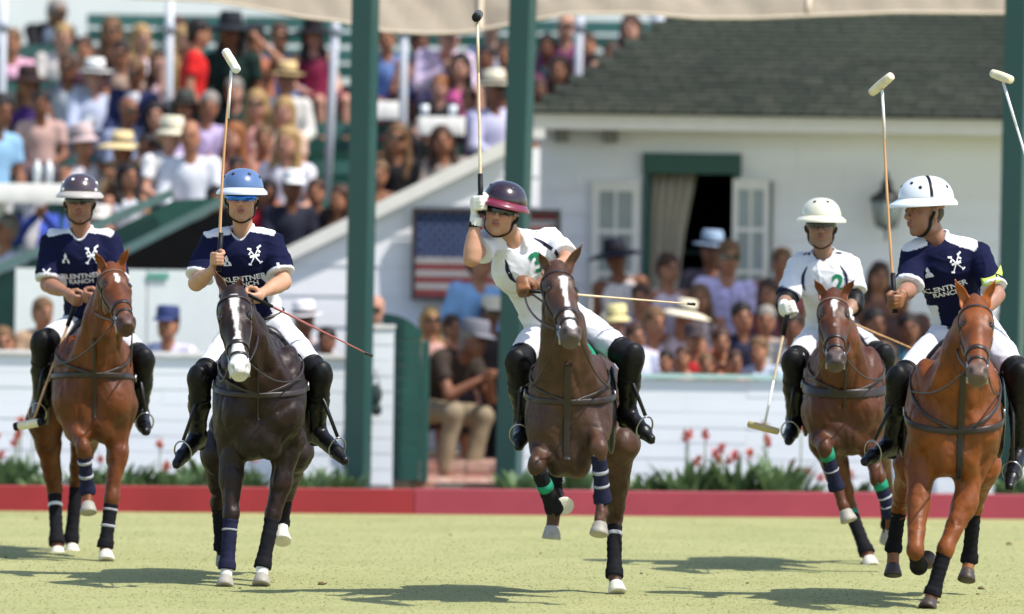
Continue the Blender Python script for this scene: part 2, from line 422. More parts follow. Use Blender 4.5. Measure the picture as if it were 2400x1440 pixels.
MB().tube([c + [-.03, .02, .07], c + [0, .05, .2], c + [.03, .02, .07]], .006, 6).build('strap', TAPEB if 'TAPEB' in globals() else DARK, bg, True)
gt = empty('garden_gate', (P(952, 900, 53.2)[0], 53.2, .14), 'green boarded gate with a rounded top, standing open next to the white pier', 'gate')
xa, xb = P(923, 900, 53.2)[0], P(986, 900, 53.2)[0]; z = .16
while z < 1.3:
    MB().box((xa, 53.18 + rng.rand() * .003, z), (xb, 53.215, z + .0985)).build('board', GRN, gt); z += .1
arc = [(xb - .31 + .31 * math.sin(t), .2 * math.cos(t)) for t in np.linspace(0, math.pi / 2, 9)]; V = [(q, 53.18, 1.27 + w) for q, w in arc] + [(xb - .31, 53.18, 1.27)]; V += [(q, 53.215, w) for q, _, w in V]
n = 10; obj('arched_top', V, [tuple(range(n))[::-1], tuple(range(n, 2 * n))] + [(i, (i + 1) % n, n + (i + 1) % n, n + i) for i in range(n)], GRN, gt, False)
MB().box((xb + .004, 53.19, .15), (xb + .06, 53.9, 1.25)).build('gate_post', GRN, gt)
# brick steps
BR = [mat('brick %d' % i, c, .85, .2, var=.15, scale=20, bump=.4, bscale=60) for i, c in enumerate(((.42, .25, .2), (.46, .3, .24), (.38, .2, .16), (.5, .36, .3)))]
st = empty('brick_steps', (P(1080, 1120, 53.4)[0], 53.4, 0), 'low brick steps and path in the opening between gate and right green post', 'steps')
xa, xb = P(905, 1100, 53.3)[0], P(1186, 1100, 53.3)[0]
MB().box((xa, 53.36, -.02), (xb, 58, .132)).build('mortar_bed', mat('mortar', (.4, .34, .3), .9, var=.2), st); MB().box((xa, 54.76, .132), (xb, 58, .252)).build('mortar_bed', mat('mortar'), st)
for (y0, y1, zt) in ((53.34, 54.74, .13), (54.74, 57.2, .25)):
    y = y0; r = 0
    while y < y1:
        x = xa - (r % 2) * .1
        while x < xb - .02:
            a, b = max(x, xa), min(x + .2, xb); MB().box((a, y, zt - .055 if r else zt - .06), (b - .01, y + (.095 if r else .105), zt + .006 + rng.rand() * .004)).build('brick', BR[rng.randint(4)], st); x += .21
        y += .105 if r else .112; r += 1
    x = xa
    while x < xb: MB().box((x, y0 + .004, zt - .12), (min(x + .2, xb), y0 + .1, zt - .066)).build('brick', BR[rng.randint(3)], st); x += .21
# green posts
for (pt, pb, lab) in (((858, -60), (836, 1150), 'square green post at the left of the gate'), ((1228, -60), (1191, 1150), 'square green post behind the leaning rider'), ((2388, -60), (2362, 1150), 'green post at the right edge behind the white-helmeted rider')):
    a, b = P(*pb, 52.6), P(*pt, 52.6); b = a + (b - a) * (4.6 / (b[2] - a[2])); a[2] = 0
    r = empty('canopy_post', tuple(a), lab, 'post', 'green posts that carry the canopy')
    o = MB().beam(a, b, .176, .176, (0.35, 1, 0)).build('shaft', GRNP, r); bevel(o, .012, 2)
    MB().box((a[0] - .13, a[1] - .13, 0), (a[0] + .13, a[1] + .13, .05)).build('base_plate', GRN, r)
# ------------------------------------------------------------------ left panel, stair and slanting wall
pn_ = empty('hoarding', (P(340, 800, 55)[0], 55, 0), 'tall plain white hoarding behind the two navy riders at the left', 'hoarding')
for i, (a, b) in enumerate(((36, 345), (346, 655))):
    xa, xb = P(a, 700, 55)[0], P(b, 700, 55)[0]; MB().box((xa, 55 + i * .002, 0), (xb - .006, 55.05, P(300, 632, 55)[2])).build('panel', mat('white hoarding', (.72, .75, .74), .5, var=.03, bump=.05), pn_)
for i in range(4): p = P(345 + 13 * i, 648, 54.99); MB().box((p[0], 54.985, p[2] - .03), (p[0] + .036, 54.99, p[2] + .03)).build('printed_mark', mat('green ink', (.05, .3, .22), .6), pn_)
sr = empty('stand_stair', (P(250, 600, 56.2)[0], 56.2, 0), 'dark green stair side with two pale sloping handrails climbing the stand', 'stair')
RAILM = mat('pale green rail', (.22, .33, .29), .5, var=.1); MB().beam(P(-60, 655, 56), P(405, 452, 56), .06, .075).build('handrail', RAILM, sr); MB().beam(P(285, 592, 56), P(530, 468, 56), .06, .075).build('handrail', RAILM, sr)
def slab(pts, d, t, name, m, root):
    V = [tuple(P(a, b, d)) for a, b in pts]; n = len(V); V = V + [(x, y + t, z) for x, y, z in V]
    return obj(name, V, [tuple(range(n)), tuple(range(n, 2 * n))[::-1]] + [(i, n + i, n + (i + 1) % n, (i + 1) % n) for i in range(n)], m, root, False)
slab([(255, 545), (405, 470), (530, 462), (285, 600), (255, 630)], 56.1, .04, 'stringer_board', GRN, sr)
slab([(-60, 668), (90, 605), (90, 640), (36, 640), (36, 860), (-60, 860)], 56.1, .04, 'stringer_board', GRN, sr)
slab([(255, 600), (525, 490), (640, 560), (640, 660), (255, 660)], 57.0, .04, 'void_shade_sheet', DARK, sr)  # black sheet added as the shade of the void under the stair
dw = empty('slanting_wall', (P(950, 800, 56.6)[0], 56.6, 0), 'off-white lapped-board wall with a white sloping coping beside the stand', 'wall')
A, B_ = P(655, 606, 56.6), P(1205, 336, 56.6); sl_ = (B_[2] - A[2]) / (B_[0] - A[0]); x0f = lambda z: max(A[0] + (z - A[2]) / sl_, P(640, 700, 56.6)[0])
plank_wall(dw, A[0], P(1262, 700, 56.6)[0], .3, B_[2] - .05, 56.6, .256, SPAINT, 1, x0f=x0f, lap=.011)
MB().beam(A - (B_ - A) * .02 + [0, -.02, .0], B_ + [0, -.02, .0], .15, .11).build('coping', TRIM, dw)
# framed flag
fx0, fz1 = xz(966, 487, 56.5); fx1, fz0 = xz(1312, 708, 56.5)
fl = empty('framed_flag', ((fx0 + fx1) / 2, 56.5, fz0), 'star-spangled flag in a dark frame hanging on the white wall', 'flag'); t = .035; y = 56.46
fr_m = mat('dark frame', (.03, .02, .022), .5)
for a, b in (((fx0, y, fz1 - t), (fx1, y + .06, fz1)), ((fx0, y, fz0), (fx1, y + .06, fz0 + t)), ((fx0, y, fz0 + t), (fx0 + t, y + .06, fz1 - t)), ((fx1 - t, y, fz0 + t), (fx1, y + .06, fz1 - t))): MB().box(a, b).build('frame', fr_m, fl)
fh = (fz1 - fz0 - 2 * t) / 13; FR, FW, FB = mat('flag red', (.17, .022, .026), .8), mat('flag white', (.3, .29, .29), .8), mat('flag blue', (.014, .032, .1), .8, var=.2)
cxw = fx0 + t + (fx1 - fx0 - 2 * t) * .4; cz = fz1 - t - 7 * fh
for i in range(13):
    zt = fz1 - t - i * fh; MB().box((cxw if i < 7 else fx0 + t, y + .03, zt - fh + .001), (fx1 - t, y + .045, zt)).build('stripe', FR if i % 2 == 0 else FW, fl)
MB().box((fx0 + t, y + .03, cz), (cxw - .001, y + .045, fz1 - t)).build('canton', FB, fl)
mb = MB()
for r in range(9):
    for c in range(6 if r % 2 == 0 else 5):
        cx_ = fx0 + t + (cxw - fx0 - t) * ((c + .5 + (.5 if r % 2 else 0)) / 6); cz_ = cz + 7 * fh * (r + .5) / 9; q = [(cx_ + (.013 if k % 2 == 0 else .005) * math.sin(k * math.pi / 5), y + .028, cz_ + (.013 if k % 2 == 0 else .005) * math.cos(k * math.pi / 5)) for k in range(10)]
        mb.add(q, [tuple(range(10))])
mb.build('stars', FW, fl)
# ------------------------------------------------------------------ clubhouse
ch_ = empty('clubhouse', (P(1800, 800, 57.5)[0], 57.5, 0), 'off-white lapped-board clubhouse with dark shingled roof and open french doors', 'building')
FD = 57.5; cx0 = P(1262, 500, FD)[0]; cx1 = P(2470, 500, FD)[0]; ez = P(1500, 300, FD)[2]
ox0, ox1 = P(1507, 500, FD)[0], P(1733, 500, FD)[0]; oz1 = P(1620, 408, FD)[2]
plank_wall(ch_, cx0, cx1, .3, ez, FD, .2, SPAINT, 2, lap=.012, cuts=[(ox0, ox1, 0, oz1)])
MB().box((cx0, FD + .04, .3), (ox0, FD + .12, ez)).build('wall', SPAINT, ch_); MB().box((ox1, FD + .04, .3), (cx1, FD + .12, ez)).build('wall', SPAINT, ch_); MB().box((ox0, FD + .04, oz1), (ox1, FD + .12, ez)).build('wall', SPAINT, ch_)
MB().box((ox0 - .5, FD + 1.6, .3), (ox1 + .5, FD + 1.65, ez)).build('back_room_wall', DARK, ch_); MB().box((ox0 - .5, FD + .13, .3), (ox0 - .45, FD + 1.6, ez)).build('room_wall', DARK, ch_); MB().box((ox1 + .45, FD + .13, .3), (ox1 + .5, FD + 1.6, ez)).build('room_wall', DARK, ch_); MB().box((ox0 - .5, FD + .13, ez - .05), (ox1 + .5, FD + 1.6, ez)).build('room_ceiling', DARK, ch_)  # room surfaces near-black: shade of the unlit room put into their colour
MB().box((ox0 - .01, FD - .07, oz1), (ox1 + .01, FD + .1, oz1 + P(0, 0, FD)[2] - P(0, 48, FD)[2])).build('door_header', GRN, ch_)
MB().box((ox0 - .0, FD - .04, .3), (ox0 + .055, FD + .1, oz1 - .002)).build('door_jamb', GRN, ch_); MB().box((ox1 - .055, FD - .04, .3), (ox1, FD + .1, oz1 - .002)).build('door_jamb', GRN, ch_)
GLS = mat('window glass', (.25, .3, .32), .12, .6, var=.2, scale=2, bump=0)
for (a, b, tpy, d) in ((1386, 1500, 424, FD - .06), (1717, 1802, 420, FD - .1)):
    xa, xb = P(a, 500, d)[0], P(b, 500, d)[0]; zt = P((a + b) / 2, tpy, d)[2]; lf = MB(); w = .065 if b < 1600 else .045
    lf.box((xa, d, .35), (xa + w, d + .04, zt)); lf.box((xb - w, d, .35), (xb, d + .04, zt)); lf.box((xa + w, d, zt - .09), (xb - w, d + .04, zt)); lf.box((xa + w, d, .35), (xb - w, d + .04, .6)); lf = lf.build('door_leaf', TRIM, ch_)
    z = zt - .09; hpane = .36; xm = (xa + xb) / 2
    while z > .62:
        z2 = max(z - hpane, .6)
        for p, q in ((xa + w, xm - .012), (xm + .012, xb - w)): MB().box((p, d + .015, z2 + .035), (q, d + .02, z)).build('pane', GLS, lf)
        MB().box((xa + w, d, z2), (xb - w, d + .04, z2 + .035)).build('glazing_bar', TRIM, lf); z = z2
    MB().box((xm - .012, d + .002, .6), (xm + .012, d + .038, zt - .09)).build('glazing_bar', TRIM, lf)
MB().box((P(1802, 0, FD)[0], FD - .05, .35), (P(1818, 0, FD)[0], FD - .01, P(1800, 425, FD)[2])).build('shutter', mat('grey green', (.16, .18, .18), .5), ch_)
n = 60; xa, xb = P(1524, 0, FD)[0], P(1640, 0, FD)[0]; V = []
for j in range(10):
    z = .4 + (oz1 - .4) * j / 9
    for i in range(n):
        u = i / (n - 1); xx = xa + (xb - xa) * u * (1 - .32 * math.sin(math.pi * min(1, (1 - j / 9) * 1.1)) * (u > 0)); V.append((xx, FD + .18 + .035 * math.sin(u * 34 + .4 * math.sin(j)) + .01 * math.sin(u * 80), z))
o = obj('curtain', V, [(j * n + i, j * n + i + 1, (j + 1) * n + i + 1, (j + 1) * n + i) for j in range(9) for i in range(n - 1)], mat('cream curtain', (.56, .5, .42), .8, var=.06), ch_); o.modifiers.new('s', 'SOLIDIFY').thickness = .004
# eave and roof
ED = 57.0; ex0 = P(1250, 280, ED)[0]; ex1 = cx1 + .3; etop = P(1800, 274, ED)[2]
MB().box((ex0, ED, etop - .125), (ex1, ED + .03, etop)).build('fascia', TRIM, ch_); MB().box((ex0, ED + .03, etop - .13), (ex1, FD + .1, etop - .1)).build('soffit', SPAINT, ch_)
MB().box((ex0 - .002, ED - .01, etop - .21), (ex0 + .1, ED + .045, etop - .127)).build('fascia_end', TRIM, ch_)
for px in (1305, 1420): MB().box((P(px, 0, ED)[0], ED + .06, etop - .23), (P(px, 0, ED)[0] + .12, FD - .02, etop - .131)).build('bracket', mat('weathered bracket', (.14, .13, .11), .7), ch_)
SH = [mat('shingle %d' % i, c, .9, .15, var=.25, scale=20, bump=.6, bscale=60, var2=.15, scale2=.8) for i, c in enumerate(((.030, .036, .026), (.024, .029, .022), (.036, .04, .03), (.028, .031, .025)))]
RS = .45; RY0 = ED - .05; RY1 = 61.3; rz = lambda y: etop + .004 + (y - RY0) * RS; hipx = lambda y: ex0 - .05 + (y - RY0) * .62
V = [(hipx(RY0), RY0, rz(RY0)), (ex1, RY0, rz(RY0)), (ex1, RY1, rz(RY1)), (hipx(RY1), RY1, rz(RY1)), (hipx(RY1), RY1 + .1, .5), (ex1, RY1 + .1, .5), (hipx(RY0), RY0 + .62, etop - .02)]
obj('roof', V, [(0, 1, 2, 3), (3, 2, 5, 4), (0, 3, 4, 6)], SH[1], ch_, False)
u = np.array([0, 1, RS]) / math.sqrt(1 + RS * RS); nn = np.array([0, -RS, 1]) / math.sqrt(1 + RS * RS); k = 0; r = 0; rest = MB(); shm = {}
y = RY0
while y < RY1 - .1:
    x = hipx(y) + (r % 2) * .13; 
    while x < ex1 - .1:
        w = .165 + .03 * rng.rand(); o = np.array([x, y, rz(y)]) + nn * .003; L = .19 + rng.rand() * .008; th = .011 + rng.rand() * .006; X_ = np.array([w - .012, 0, 0])
        V = [o + nn * th, o + X_ + nn * th, o + X_ + u * L + nn * .004, o + u * L + nn * .004, o, o + X_]; F = [(0, 1, 2, 3), (4, 5, 1, 0), (5, 2, 1), (4, 0, 3)]
        if k < 300: obj('shingle', V, F, SH[rng.randint(4)], ch_, False)
        else: rest.add(V, F)
        x += w; k += 1
    y += .105 / math.sqrt(1 + RS * RS) * 1.0; r += 1
if rest.n: rest.build('upper_shingles', SH[0], ch_, kind='stuff')
# carriage lamp on the wall
lp = P(2078, 480, 57.25); la = empty('carriage_lamp', (lp[0], FD, lp[2]), 'black carriage lantern with pale glass on the clubhouse wall', 'lantern'); IR = mat('black iron', (.008, .008, .009), .45, var=.2)
V, F = lathe(lp + [0, 0, -.02], (0, 0, 1), [(-.19, .035), (-.17, .085), (-.165, .09)], 6); obj('base', V, F, IR, la); V, F = lathe(lp + [0, 0, -.02], (0, 0, 1), [(-.164, .08), (.05, .12), (.052, .118)], 6); obj('glass', V, F, mat('frosted lamp glass', (.45, .5, .5), .2, .6), la)
V, F = lathe(lp + [0, 0, -.02], (0, 0, 1), [(.053, .145), (.07, .15), (.14, .06), (.17, .045), (.2, .05), (.26, .012), (.3, .01)], 6); obj('cap', V, F, IR, la)
for k in range(6): a = 2 * math.pi * k / 6; d_ = np.array([math.cos(a), math.sin(a), 0]); MB().tube([lp + d_ * .086 + [0, 0, -.185], lp + d_ * .124 + [0, 0, .035]], .007, 6).build('corner_bar', IR, la, True)
MB().tube([lp + [0, .25, .1], lp + [0, .1, .22], lp + [0, .02, .27], lp + [0, 0, .24]], .014, 8).build('arm', IR, la, True); MB().tube([lp + [0, .1, -.2], lp + [0, .03, -.3], lp + [0, 0, -.19]], .01, 8).build('scroll', IR, la, True)
# ------------------------------------------------------------------ the stand
sd_ = empty('grandstand', (P(500, 600, 60)[0], 57.6, 0), 'green stepped grandstand full of spectators behind the field', 'grandstand')
ROWS = [(57.3, 1.02), (58.4, 1.55), (59.7, 1.93), (61.1, 2.3), (62.4, 2.68), (63.7, 3.05), (65.0, 3.4)]
gx0, gx1 = -7.5, 5.2
for i, (d, z) in enumerate(ROWS):
    d1 = ROWS[i + 1][0] if i < 6 else 66.4; z0 = ROWS[i - 1][1] if i else 0
    xr = P(1200, 0, 56)[0] + .0 if i < 1 else gx1
    MB().box((gx0, d - .0, z - .05), (xr, d1 + .02, z)).build('tread', GRNL, sd_); MB().box((gx0, d + .01, z0), (xr, d + .04, z - .05)).build('riser', GRN, sd_)  # treads paler than risers: light on the top faces put into the colour
bw_ = tag(MB().box((-12, 66.6, 0), (12, 66.7, 7)).build('back_wall', mat('pale back wall', (.8, .8, .75), .8, var=.04, scale=2), None), 'pale cream wall closing the back of the stand', 'wall')
bi = 0
for i, (d, z) in enumerate(ROWS):
    for (a, b) in ((-5.4, -2.75), (-2.65, -.05), (.05, 2.4)):
        if i < 1 and a > -3: continue
        if i < 1: b = -3.3
        if b * 15800 / d + 1200 < 0: continue
        if i == 6 and a < -5: a = P(192, 0, 65)[0]
        y = d + .62; r = empty('bench', ((a + b) / 2, y, z), '%s green bench in the %s row of the stand' % (('left', 'middle', 'right')[0 if a < -3 else 1 if a < 0 else 2], ('lowest', 'second', 'third', 'fourth', 'fifth', 'sixth', 'top')[i]), 'bench', 'green benches of the stand')
        for k in range(3): MB().box((a, y - .2 + k * .13, z + .42), (b, y - .085 + k * .13, z + .45)).build('seat_plank', GRNL, r)
        for k in range(2): MB().box((a, y + .2, z + .56 + k * .15), (b, y + .225, z + .68 + k * .15)).build('back_plank', GRNL if k else GRN, r)
        for q in (a + .15, (a + b) / 2, b - .15): m_ = MB(); m_.box((q - .02, y - .18, z), (q + .02, y - .14, z + .42)); m_.box((q - .02, y + .227, z), (q + .02, y + .26, z + .8)); m_.build('leg', GRN, r)
WPOST = mat('white steel post', (.5, .52, .57), .4, var=.04, bump=0)
for (a, b, d, lab) in (((399, -60), (395, 288), 60.4, 'slim white post in the stand above the brown-haired spectators'), ((788, 30), (775, 286), 60.4, 'slim white post just left of the tall green post'), ((947, 60), (944, 292), 60.4, 'slim white post between the two tall green posts'), ((1359, 40), (1354, 200), 61.5, 'slim white post rising in front of the plaid-shirted man'), ((8, -60), (4, 245), 60.4, 'slim white post at the left edge of the stand')):
    p, q = P(*b, d), P(*a, d); zf = 1.93 if d < 61 else 2.3; foot = p + (p - q) * ((p[2] - zf) / (q[2] - p[2])); q = p + (q - p) * ((4.7 - p[2]) / (q[2] - p[2])); r = empty('stand_post', tuple(foot), lab, 'post', 'white posts in the stand')
    MB().tube([foot, q], .037, 12).build('tube', WPOST, r, True); c = foot + (q - foot) * .72; MB().tube([c - [0, 0, .04], c + [0, 0, .04]], .05, 12).build('collar', mat('grey clamp', (.25, .27, .32), .5), r, True)
# tables with cloths in the aisles, cups and bottles
CL = mat('white table cloth', (.5, .5, .48), .8, var=.05)
def table(px, py, d, w, lab, cups=()):
    c = P(px, py, d); r = empty('table', (c[0], c[1], c[2] - .74), lab, 'table'); MB().box((c[0] - w / 2, d - .3, c[2] - .03), (c[0] + w / 2, d + .3, c[2])).build('tabletop', GRN, r)
    n = 40; V = []
    for z, e in ((.004, .98), (.004, 1.0), (-.16, 1.02)):
        for k in range(n):
            t = 2 * math.pi * k / n; ct, st_ = math.cos(t), math.sin(t); q = 1 / max(abs(ct), abs(st_)); V.append((c[0] + ct * q * (w / 2 + .006) * e, d + st_ * q * .306 * e + (.01 * math.sin(k * 1.9) if z < 0 else 0), c[2] + z))
    obj('cloth', V + [(c[0], d, c[2] + .005)], [(i * n + k, i * n + (k + 1) % n, (i + 1) * n + (k + 1) % n, (i + 1) * n + k) for i in range(2) for k in range(n)] + [(k, (k + 1) % n, 3 * n) for k in range(n)], CL, r)
    for s in (-1, 1): MB().box((c[0] + s * w * .4 - .02, d - .02, c[2] - .74), (c[0] + s * w * .4 + .02, d + .02, c[2] - .03)).build('leg', GRN, r)
    for (dx, hh, m_, lb) in cups:
        V, F = lathe((c[0] + dx, d - .12, c[2] + .006), (0, 0, 1), [(0, .03), (hh * .6, .034), (hh * .75, .03), (hh * .82, .014), (hh, .014)] if hh > .16 else [(0, .03), (hh, .042), (hh + .001, .036)], 12)
        tag(obj('bottle' if hh > .16 else 'cup', V, F, m_, origin=(c[0] + dx, d - .12, c[2] + .006)), lb, 'bottle' if hh > .16 else 'cup')
WB = mat('white bottle', (.7, .74, .78), .2, .5, var=.04, bump=0)
table(62, 432, 57.0, .75, 'white-clothed table low at the left in front of the light blue shirt', [(.1, .2, WB, 'left white bottle on the table behind the brown-helmeted rider'), (.2, .2, WB, 'right white bottle on the table behind the brown-helmeted rider')])
table(895, 240, 61.9, .3, 'white-clothed table under the slim white post between the green posts', [(-.1, .1, WB, 'white cup on the high table between the green posts')])
table(1035, 276, 59.8, .4, 'white-clothed table between the orange-haired child and the panama-hat man', [(-.15, .1, WB, 'left white cup on the table below the orange-haired child'), (.1, .1, WB, 'right white cup on the table below the orange-haired child')])
# ------------------------------------------------------------------ canopy
cp = empty('canopy', (1, 58, 3.9), 'beige cloth canopy sagging over the stand and clubhouse', 'canopy')
ys = [(-700, -250), (200, -25), (300, -8), (500, 2), (620, 22), (700, 38), (800, 50), (900, 72), (1000, 78), (1090, 76), (1200, 55), (1330, 32), (1500, 30), (1640, 42), (1760, 42), (1900, 36), (2100, 28), (2350, 30), (2600, 22), (3900, -30)]
nx, ny = 200, 16; px_ = np.linspace(170, 3900, nx); V = []
for j in range(ny):
    v = j / (ny - 1)
    for i, px in enumerate(px_):
        py = np.interp(px, [a for a, _ in ys], [b for _, b in ys]); e = P(px, py, 54.4); y = 54.4 + 0.95 * v
        fold = .035 * math.sin(px * .021 + 7 * v) * math.exp(-v * 1) + .022 * math.sin(px * .07 + 12 * v) + .05 * mnoise.noise(Vector((px * .004, v * 6, 0))) + .02 * mnoise.noise(Vector((px * .012 + v * 9, v * 14, 3)))
        V.append((e[0] * (1 + .03 * v), y, e[2] + .8 * v * (1 - .12 * v) + fold * (v > 0) + (.05 * math.sin(px * .03) * (v == 0) * 0)))
o = obj('cloth', V, [(j * nx + i, j * nx + i + 1, (j + 1) * nx + i + 1, (j + 1) * nx + i) for j in range(ny - 1) for i in range(nx - 1)], mat('beige canvas', (.36, .305, .235), .8, .1, var=.2, scale=1.2, bump=.4, bscale=5, trans=.3, bdist=.03), cp)
E_ = [np.array(V[i]) for i in range(nx)]; MB().tube([e + [0, -.01, -.005] for e in E_], .014, 6).build('hem', mat('canvas hem', (.6, .5, .38), .8), cp, True)
for px in (300, 1130, 1900): MB().tube([np.array(V[j * nx + int((px - 170) / 3730 * (nx - 1))]) + [0, 0, .02] for j in range(ny)], .02, 6).build('rib', mat('canvas hem'), cp, True)
# ------------------------------------------------------------------ flower bed
LEAF = mat('leaf', (.11, .18, .07), .5, .4, var=.35, scale=12, bump=.2, trans=.3); PET = mat('red petal', (.52, .12, .06), .6, .3, var=.3, scale=30, trans=.3); PETP = mat('pink petal', (.55, .12, .11), .6, .3, var=.3, trans=.3)
soil = tag(MB().box((-5.5, 51.35, 0), (6, 52.9, .035)).build('flower_bed', mat('bed soil', (.09, .06, .04), .9, var=.4, scale=8), None), kind='structure')
def plant(px, h, red, d, lab, wid=.2):
    x = P(px, 1100, d)[0]; r = empty('flowering_plant', (x, d, .035), lab, 'plant', 'flowering plants in the bed behind the sideboard'); mb = MB(); n = int(60 * wid / .2); wid *= 1.25; h *= (.85 + .75 * rng.rand())
    for k in range(n):
        a = rng.rand() * 6.28; rr = wid * rng.rand() ** .6; b = np.array([x + rr * math.cos(a) * .8, d + rr * math.sin(a) * .5, .03]); hh = h * (.25 + .7 * rng.rand() ** .8) * (1 - .3 * rr / wid); w = .024 + .026 * rng.rand(); out = np.array([math.cos(a), math.sin(a) * .7, 0]) * hh * (.25 + .4 * rng.rand()); sd = np.array([-math.sin(a), math.cos(a), 0]); V = []
        for i in range(5):
            t = i / 4; c = b + np.array([0, 0, hh * (t - .12 * t * t)]) + out * t * t; ww = w * math.sin(math.pi * (.12 + .83 * t)); V += [c - sd * ww, c + sd * ww]
        mb.add(V, [(2 * i, 2 * i + 1, 2 * i + 3, 2 * i + 2) for i in range(4)])
    mb.build('leaves', LEAF, r, True, kind='stuff')
    for k in range(red + (red > 0)):
        c = np.array([x + (rng.rand() - .5) * wid * 1.3, d + (rng.rand() - .5) * .2, h * (.6 + .6 * rng.rand())]); MB().tube([[c[0], c[1], .04], c], .006, 5).build('stem', LEAF, r, True); fm = MB()
        for q in range(13):
            a = rng.rand() * 6.28; e = rng.rand() * 1.4; dv = np.array([math.cos(a) * math.cos(e), math.sin(a) * math.cos(e), math.sin(e)]); s2 = nrm(np.cross(dv, (0, 0, 1))); L = .05 + .035 * rng.rand(); cc = c + [0, 0, rng.rand() * .05]
            fm.add([cc, cc + dv * L * .5 + s2 * .02, cc + dv * L, cc + dv * L * .5 - s2 * .02], [(0, 1, 2, 3)])
        fm.build('flower', PET if rng.rand() < .6 else PETP, r)
PL = [(10, .46, 2, 'at the left edge of the picture'), (62, .42, 2, 'below the far-left rider\'s mallet'), (100, .3, 0, 'with plain leaves beside the far-left pony'), (215, .3, 1, 'between the far-left pony\'s legs'), (290, .34, 0, 'just right of the far-left pony'), (345, .22, 0, 'tiny, right of the far-left pony'), (415, .3, 1, 'under the blue-helmeted rider\'s pointed boot'), (470, .36, 0, 'left of the black pony\'s legs'), (575, .3, 2, 'behind the black pony\'s forelegs'), (720, .3, 0, 'right of the black pony'), (790, .34, 0, 'against the left green post'), (1215, .32, 0, 'beside the middle green post'), (1340, .3, 0, 'behind the leaning rider\'s pony'), (1500, .3, 0, 'short leafy, right of the dark bay pony'), (1560, .38, 0, 'broad leafy, in the gap between the ponies'), (1610, .4, 2, 'with two red blooms in the gap between the ponies'), (1665, .42, 2, 'with red blooms left of the tallest red one'), (1722, .44, 3, 'tallest with red blooms below the pointing mallet'), (1832, .4, 2, 'with pink blooms below the cream-helmeted rider\'s boot'), (1890, .36, 3, 'with red blooms beside the red-bay pony\'s raised leg'), (2010, .34, 1, 'under the red-bay pony\'s belly'), (2115, .32, 0, 'between the two right-hand ponies'), (2380, .32, 0, 'at the right edge of the picture')]
for i, (px, h, red, lab) in enumerate(PL): plant(px, h * .93, red, 51.6 + .6 * rng.rand(), 'flowering plant ' + lab, .26 if 'broad' in lab else .19)
# ------------------------------------------------------------------ horses
LEATHER = mat('dark leather', (.022, .014, .012), .42, .45, var=.3, scale=30, bump=.3, bscale=200, bdist=.001)
BLACKL = mat('black leather', (.008, .008, .009), .4, .35, var=.3, scale=25, bump=.3, bscale=160, bdist=.001)
STEEL = mat('steel', (.4, .4, .42), .3, .5, metal=1, var=.1, bump=0)
COAT = mat('horse coat', (.2, .1, .05), .48, .3, attr='Col', var=.3, scale=11, bump=.45, bscale=18, bdist=.013, var2=.12, scale2=3)
HOOF = mat('horn', (.3, .28, .24), .55, .4, attr=None, var=.25, scale=14, bump=.3, bscale=40)
WHORN = mat('pale horn', (.62, .58, .5), .5, .4, var=.2, scale=12, bump=.3, bscale=40)
DHORN = mat('dark horn', (.05, .035, .028), .5, .4, var=.25, scale=14, bump=.3, bscale=40)
EYEM = mat('eye', (.01, .006, .004), .06, .8, var=0, bump=0)
def wrapmat(n, c): return mat('wrap ' + n, c, .85, .08, var=.25, scale=30, bump=.5, bscale=90, bdist=.003)
WR = {'black': wrapmat('black', (.011, .011, .014)), 'navy': wrapmat('navy', (.016, .017, .04)), 'green': wrapmat('green', (.02, .22, .13)),
      'grey': wrapmat('grey', (.3, .31, .34)), 'white': wrapmat('white', (.7, .7, .7))}
HAIRB = mat('black mane hair', (.012, .01, .009), .5, .4, var=.3, scale=50, bump=.5, bscale=160, stretch=(1, 1, .2))

def leg_wrap(A, B, root, rA, rB, stripes, base='black', t0=.06, t1=1.06, side=1):
    A = np.array(A); B = np.array(B); L = np.linalg.norm(B - A); ax = nrm(B - A)
    prof = [(t0 * L, .6 * rA)]
    n = 22
    for i in range(n + 1):
        t = t0 + (t1 - t0) * i / n
        r = rA + (rB - rA) * min(t, 1) + .011 * math.exp(-((t - 1.0) / .13) ** 2) + .0022 * (i % 3 == 1) + .004 * math.exp(-((t - t0) / .05) ** 2)
        prof.append((t * L, r + .009))
    prof.append((t1 * L, .6 * rB))
    V, F = lathe(A, ax, prof, 14)
    V = np.array([v + np.array([mnoise.noise(Vector(v * 40)), mnoise.noise(Vector(v * 40 + 9)), 0]) * .003 for v in np.array(V)])
    w = obj('leg_wrap', V, F, WR[base], root)
    for (s, e, c) in stripes:
        def rr(t): return rA + (rB - rA) * min(t, 1) + .011 * math.exp(-((t - 1.0) / .13) ** 2) + .0135
        pr = [(s * L, rr(s) - .006), (s * L + .003, rr(s)), ((s + e) / 2 * L, rr((s + e) / 2) + .001), (e * L - .003, rr(e)), (e * L, rr(e) - .006)]
        V, F = lathe(A, ax, pr, 14); obj('wrap_band', V, F, WR[c], w)

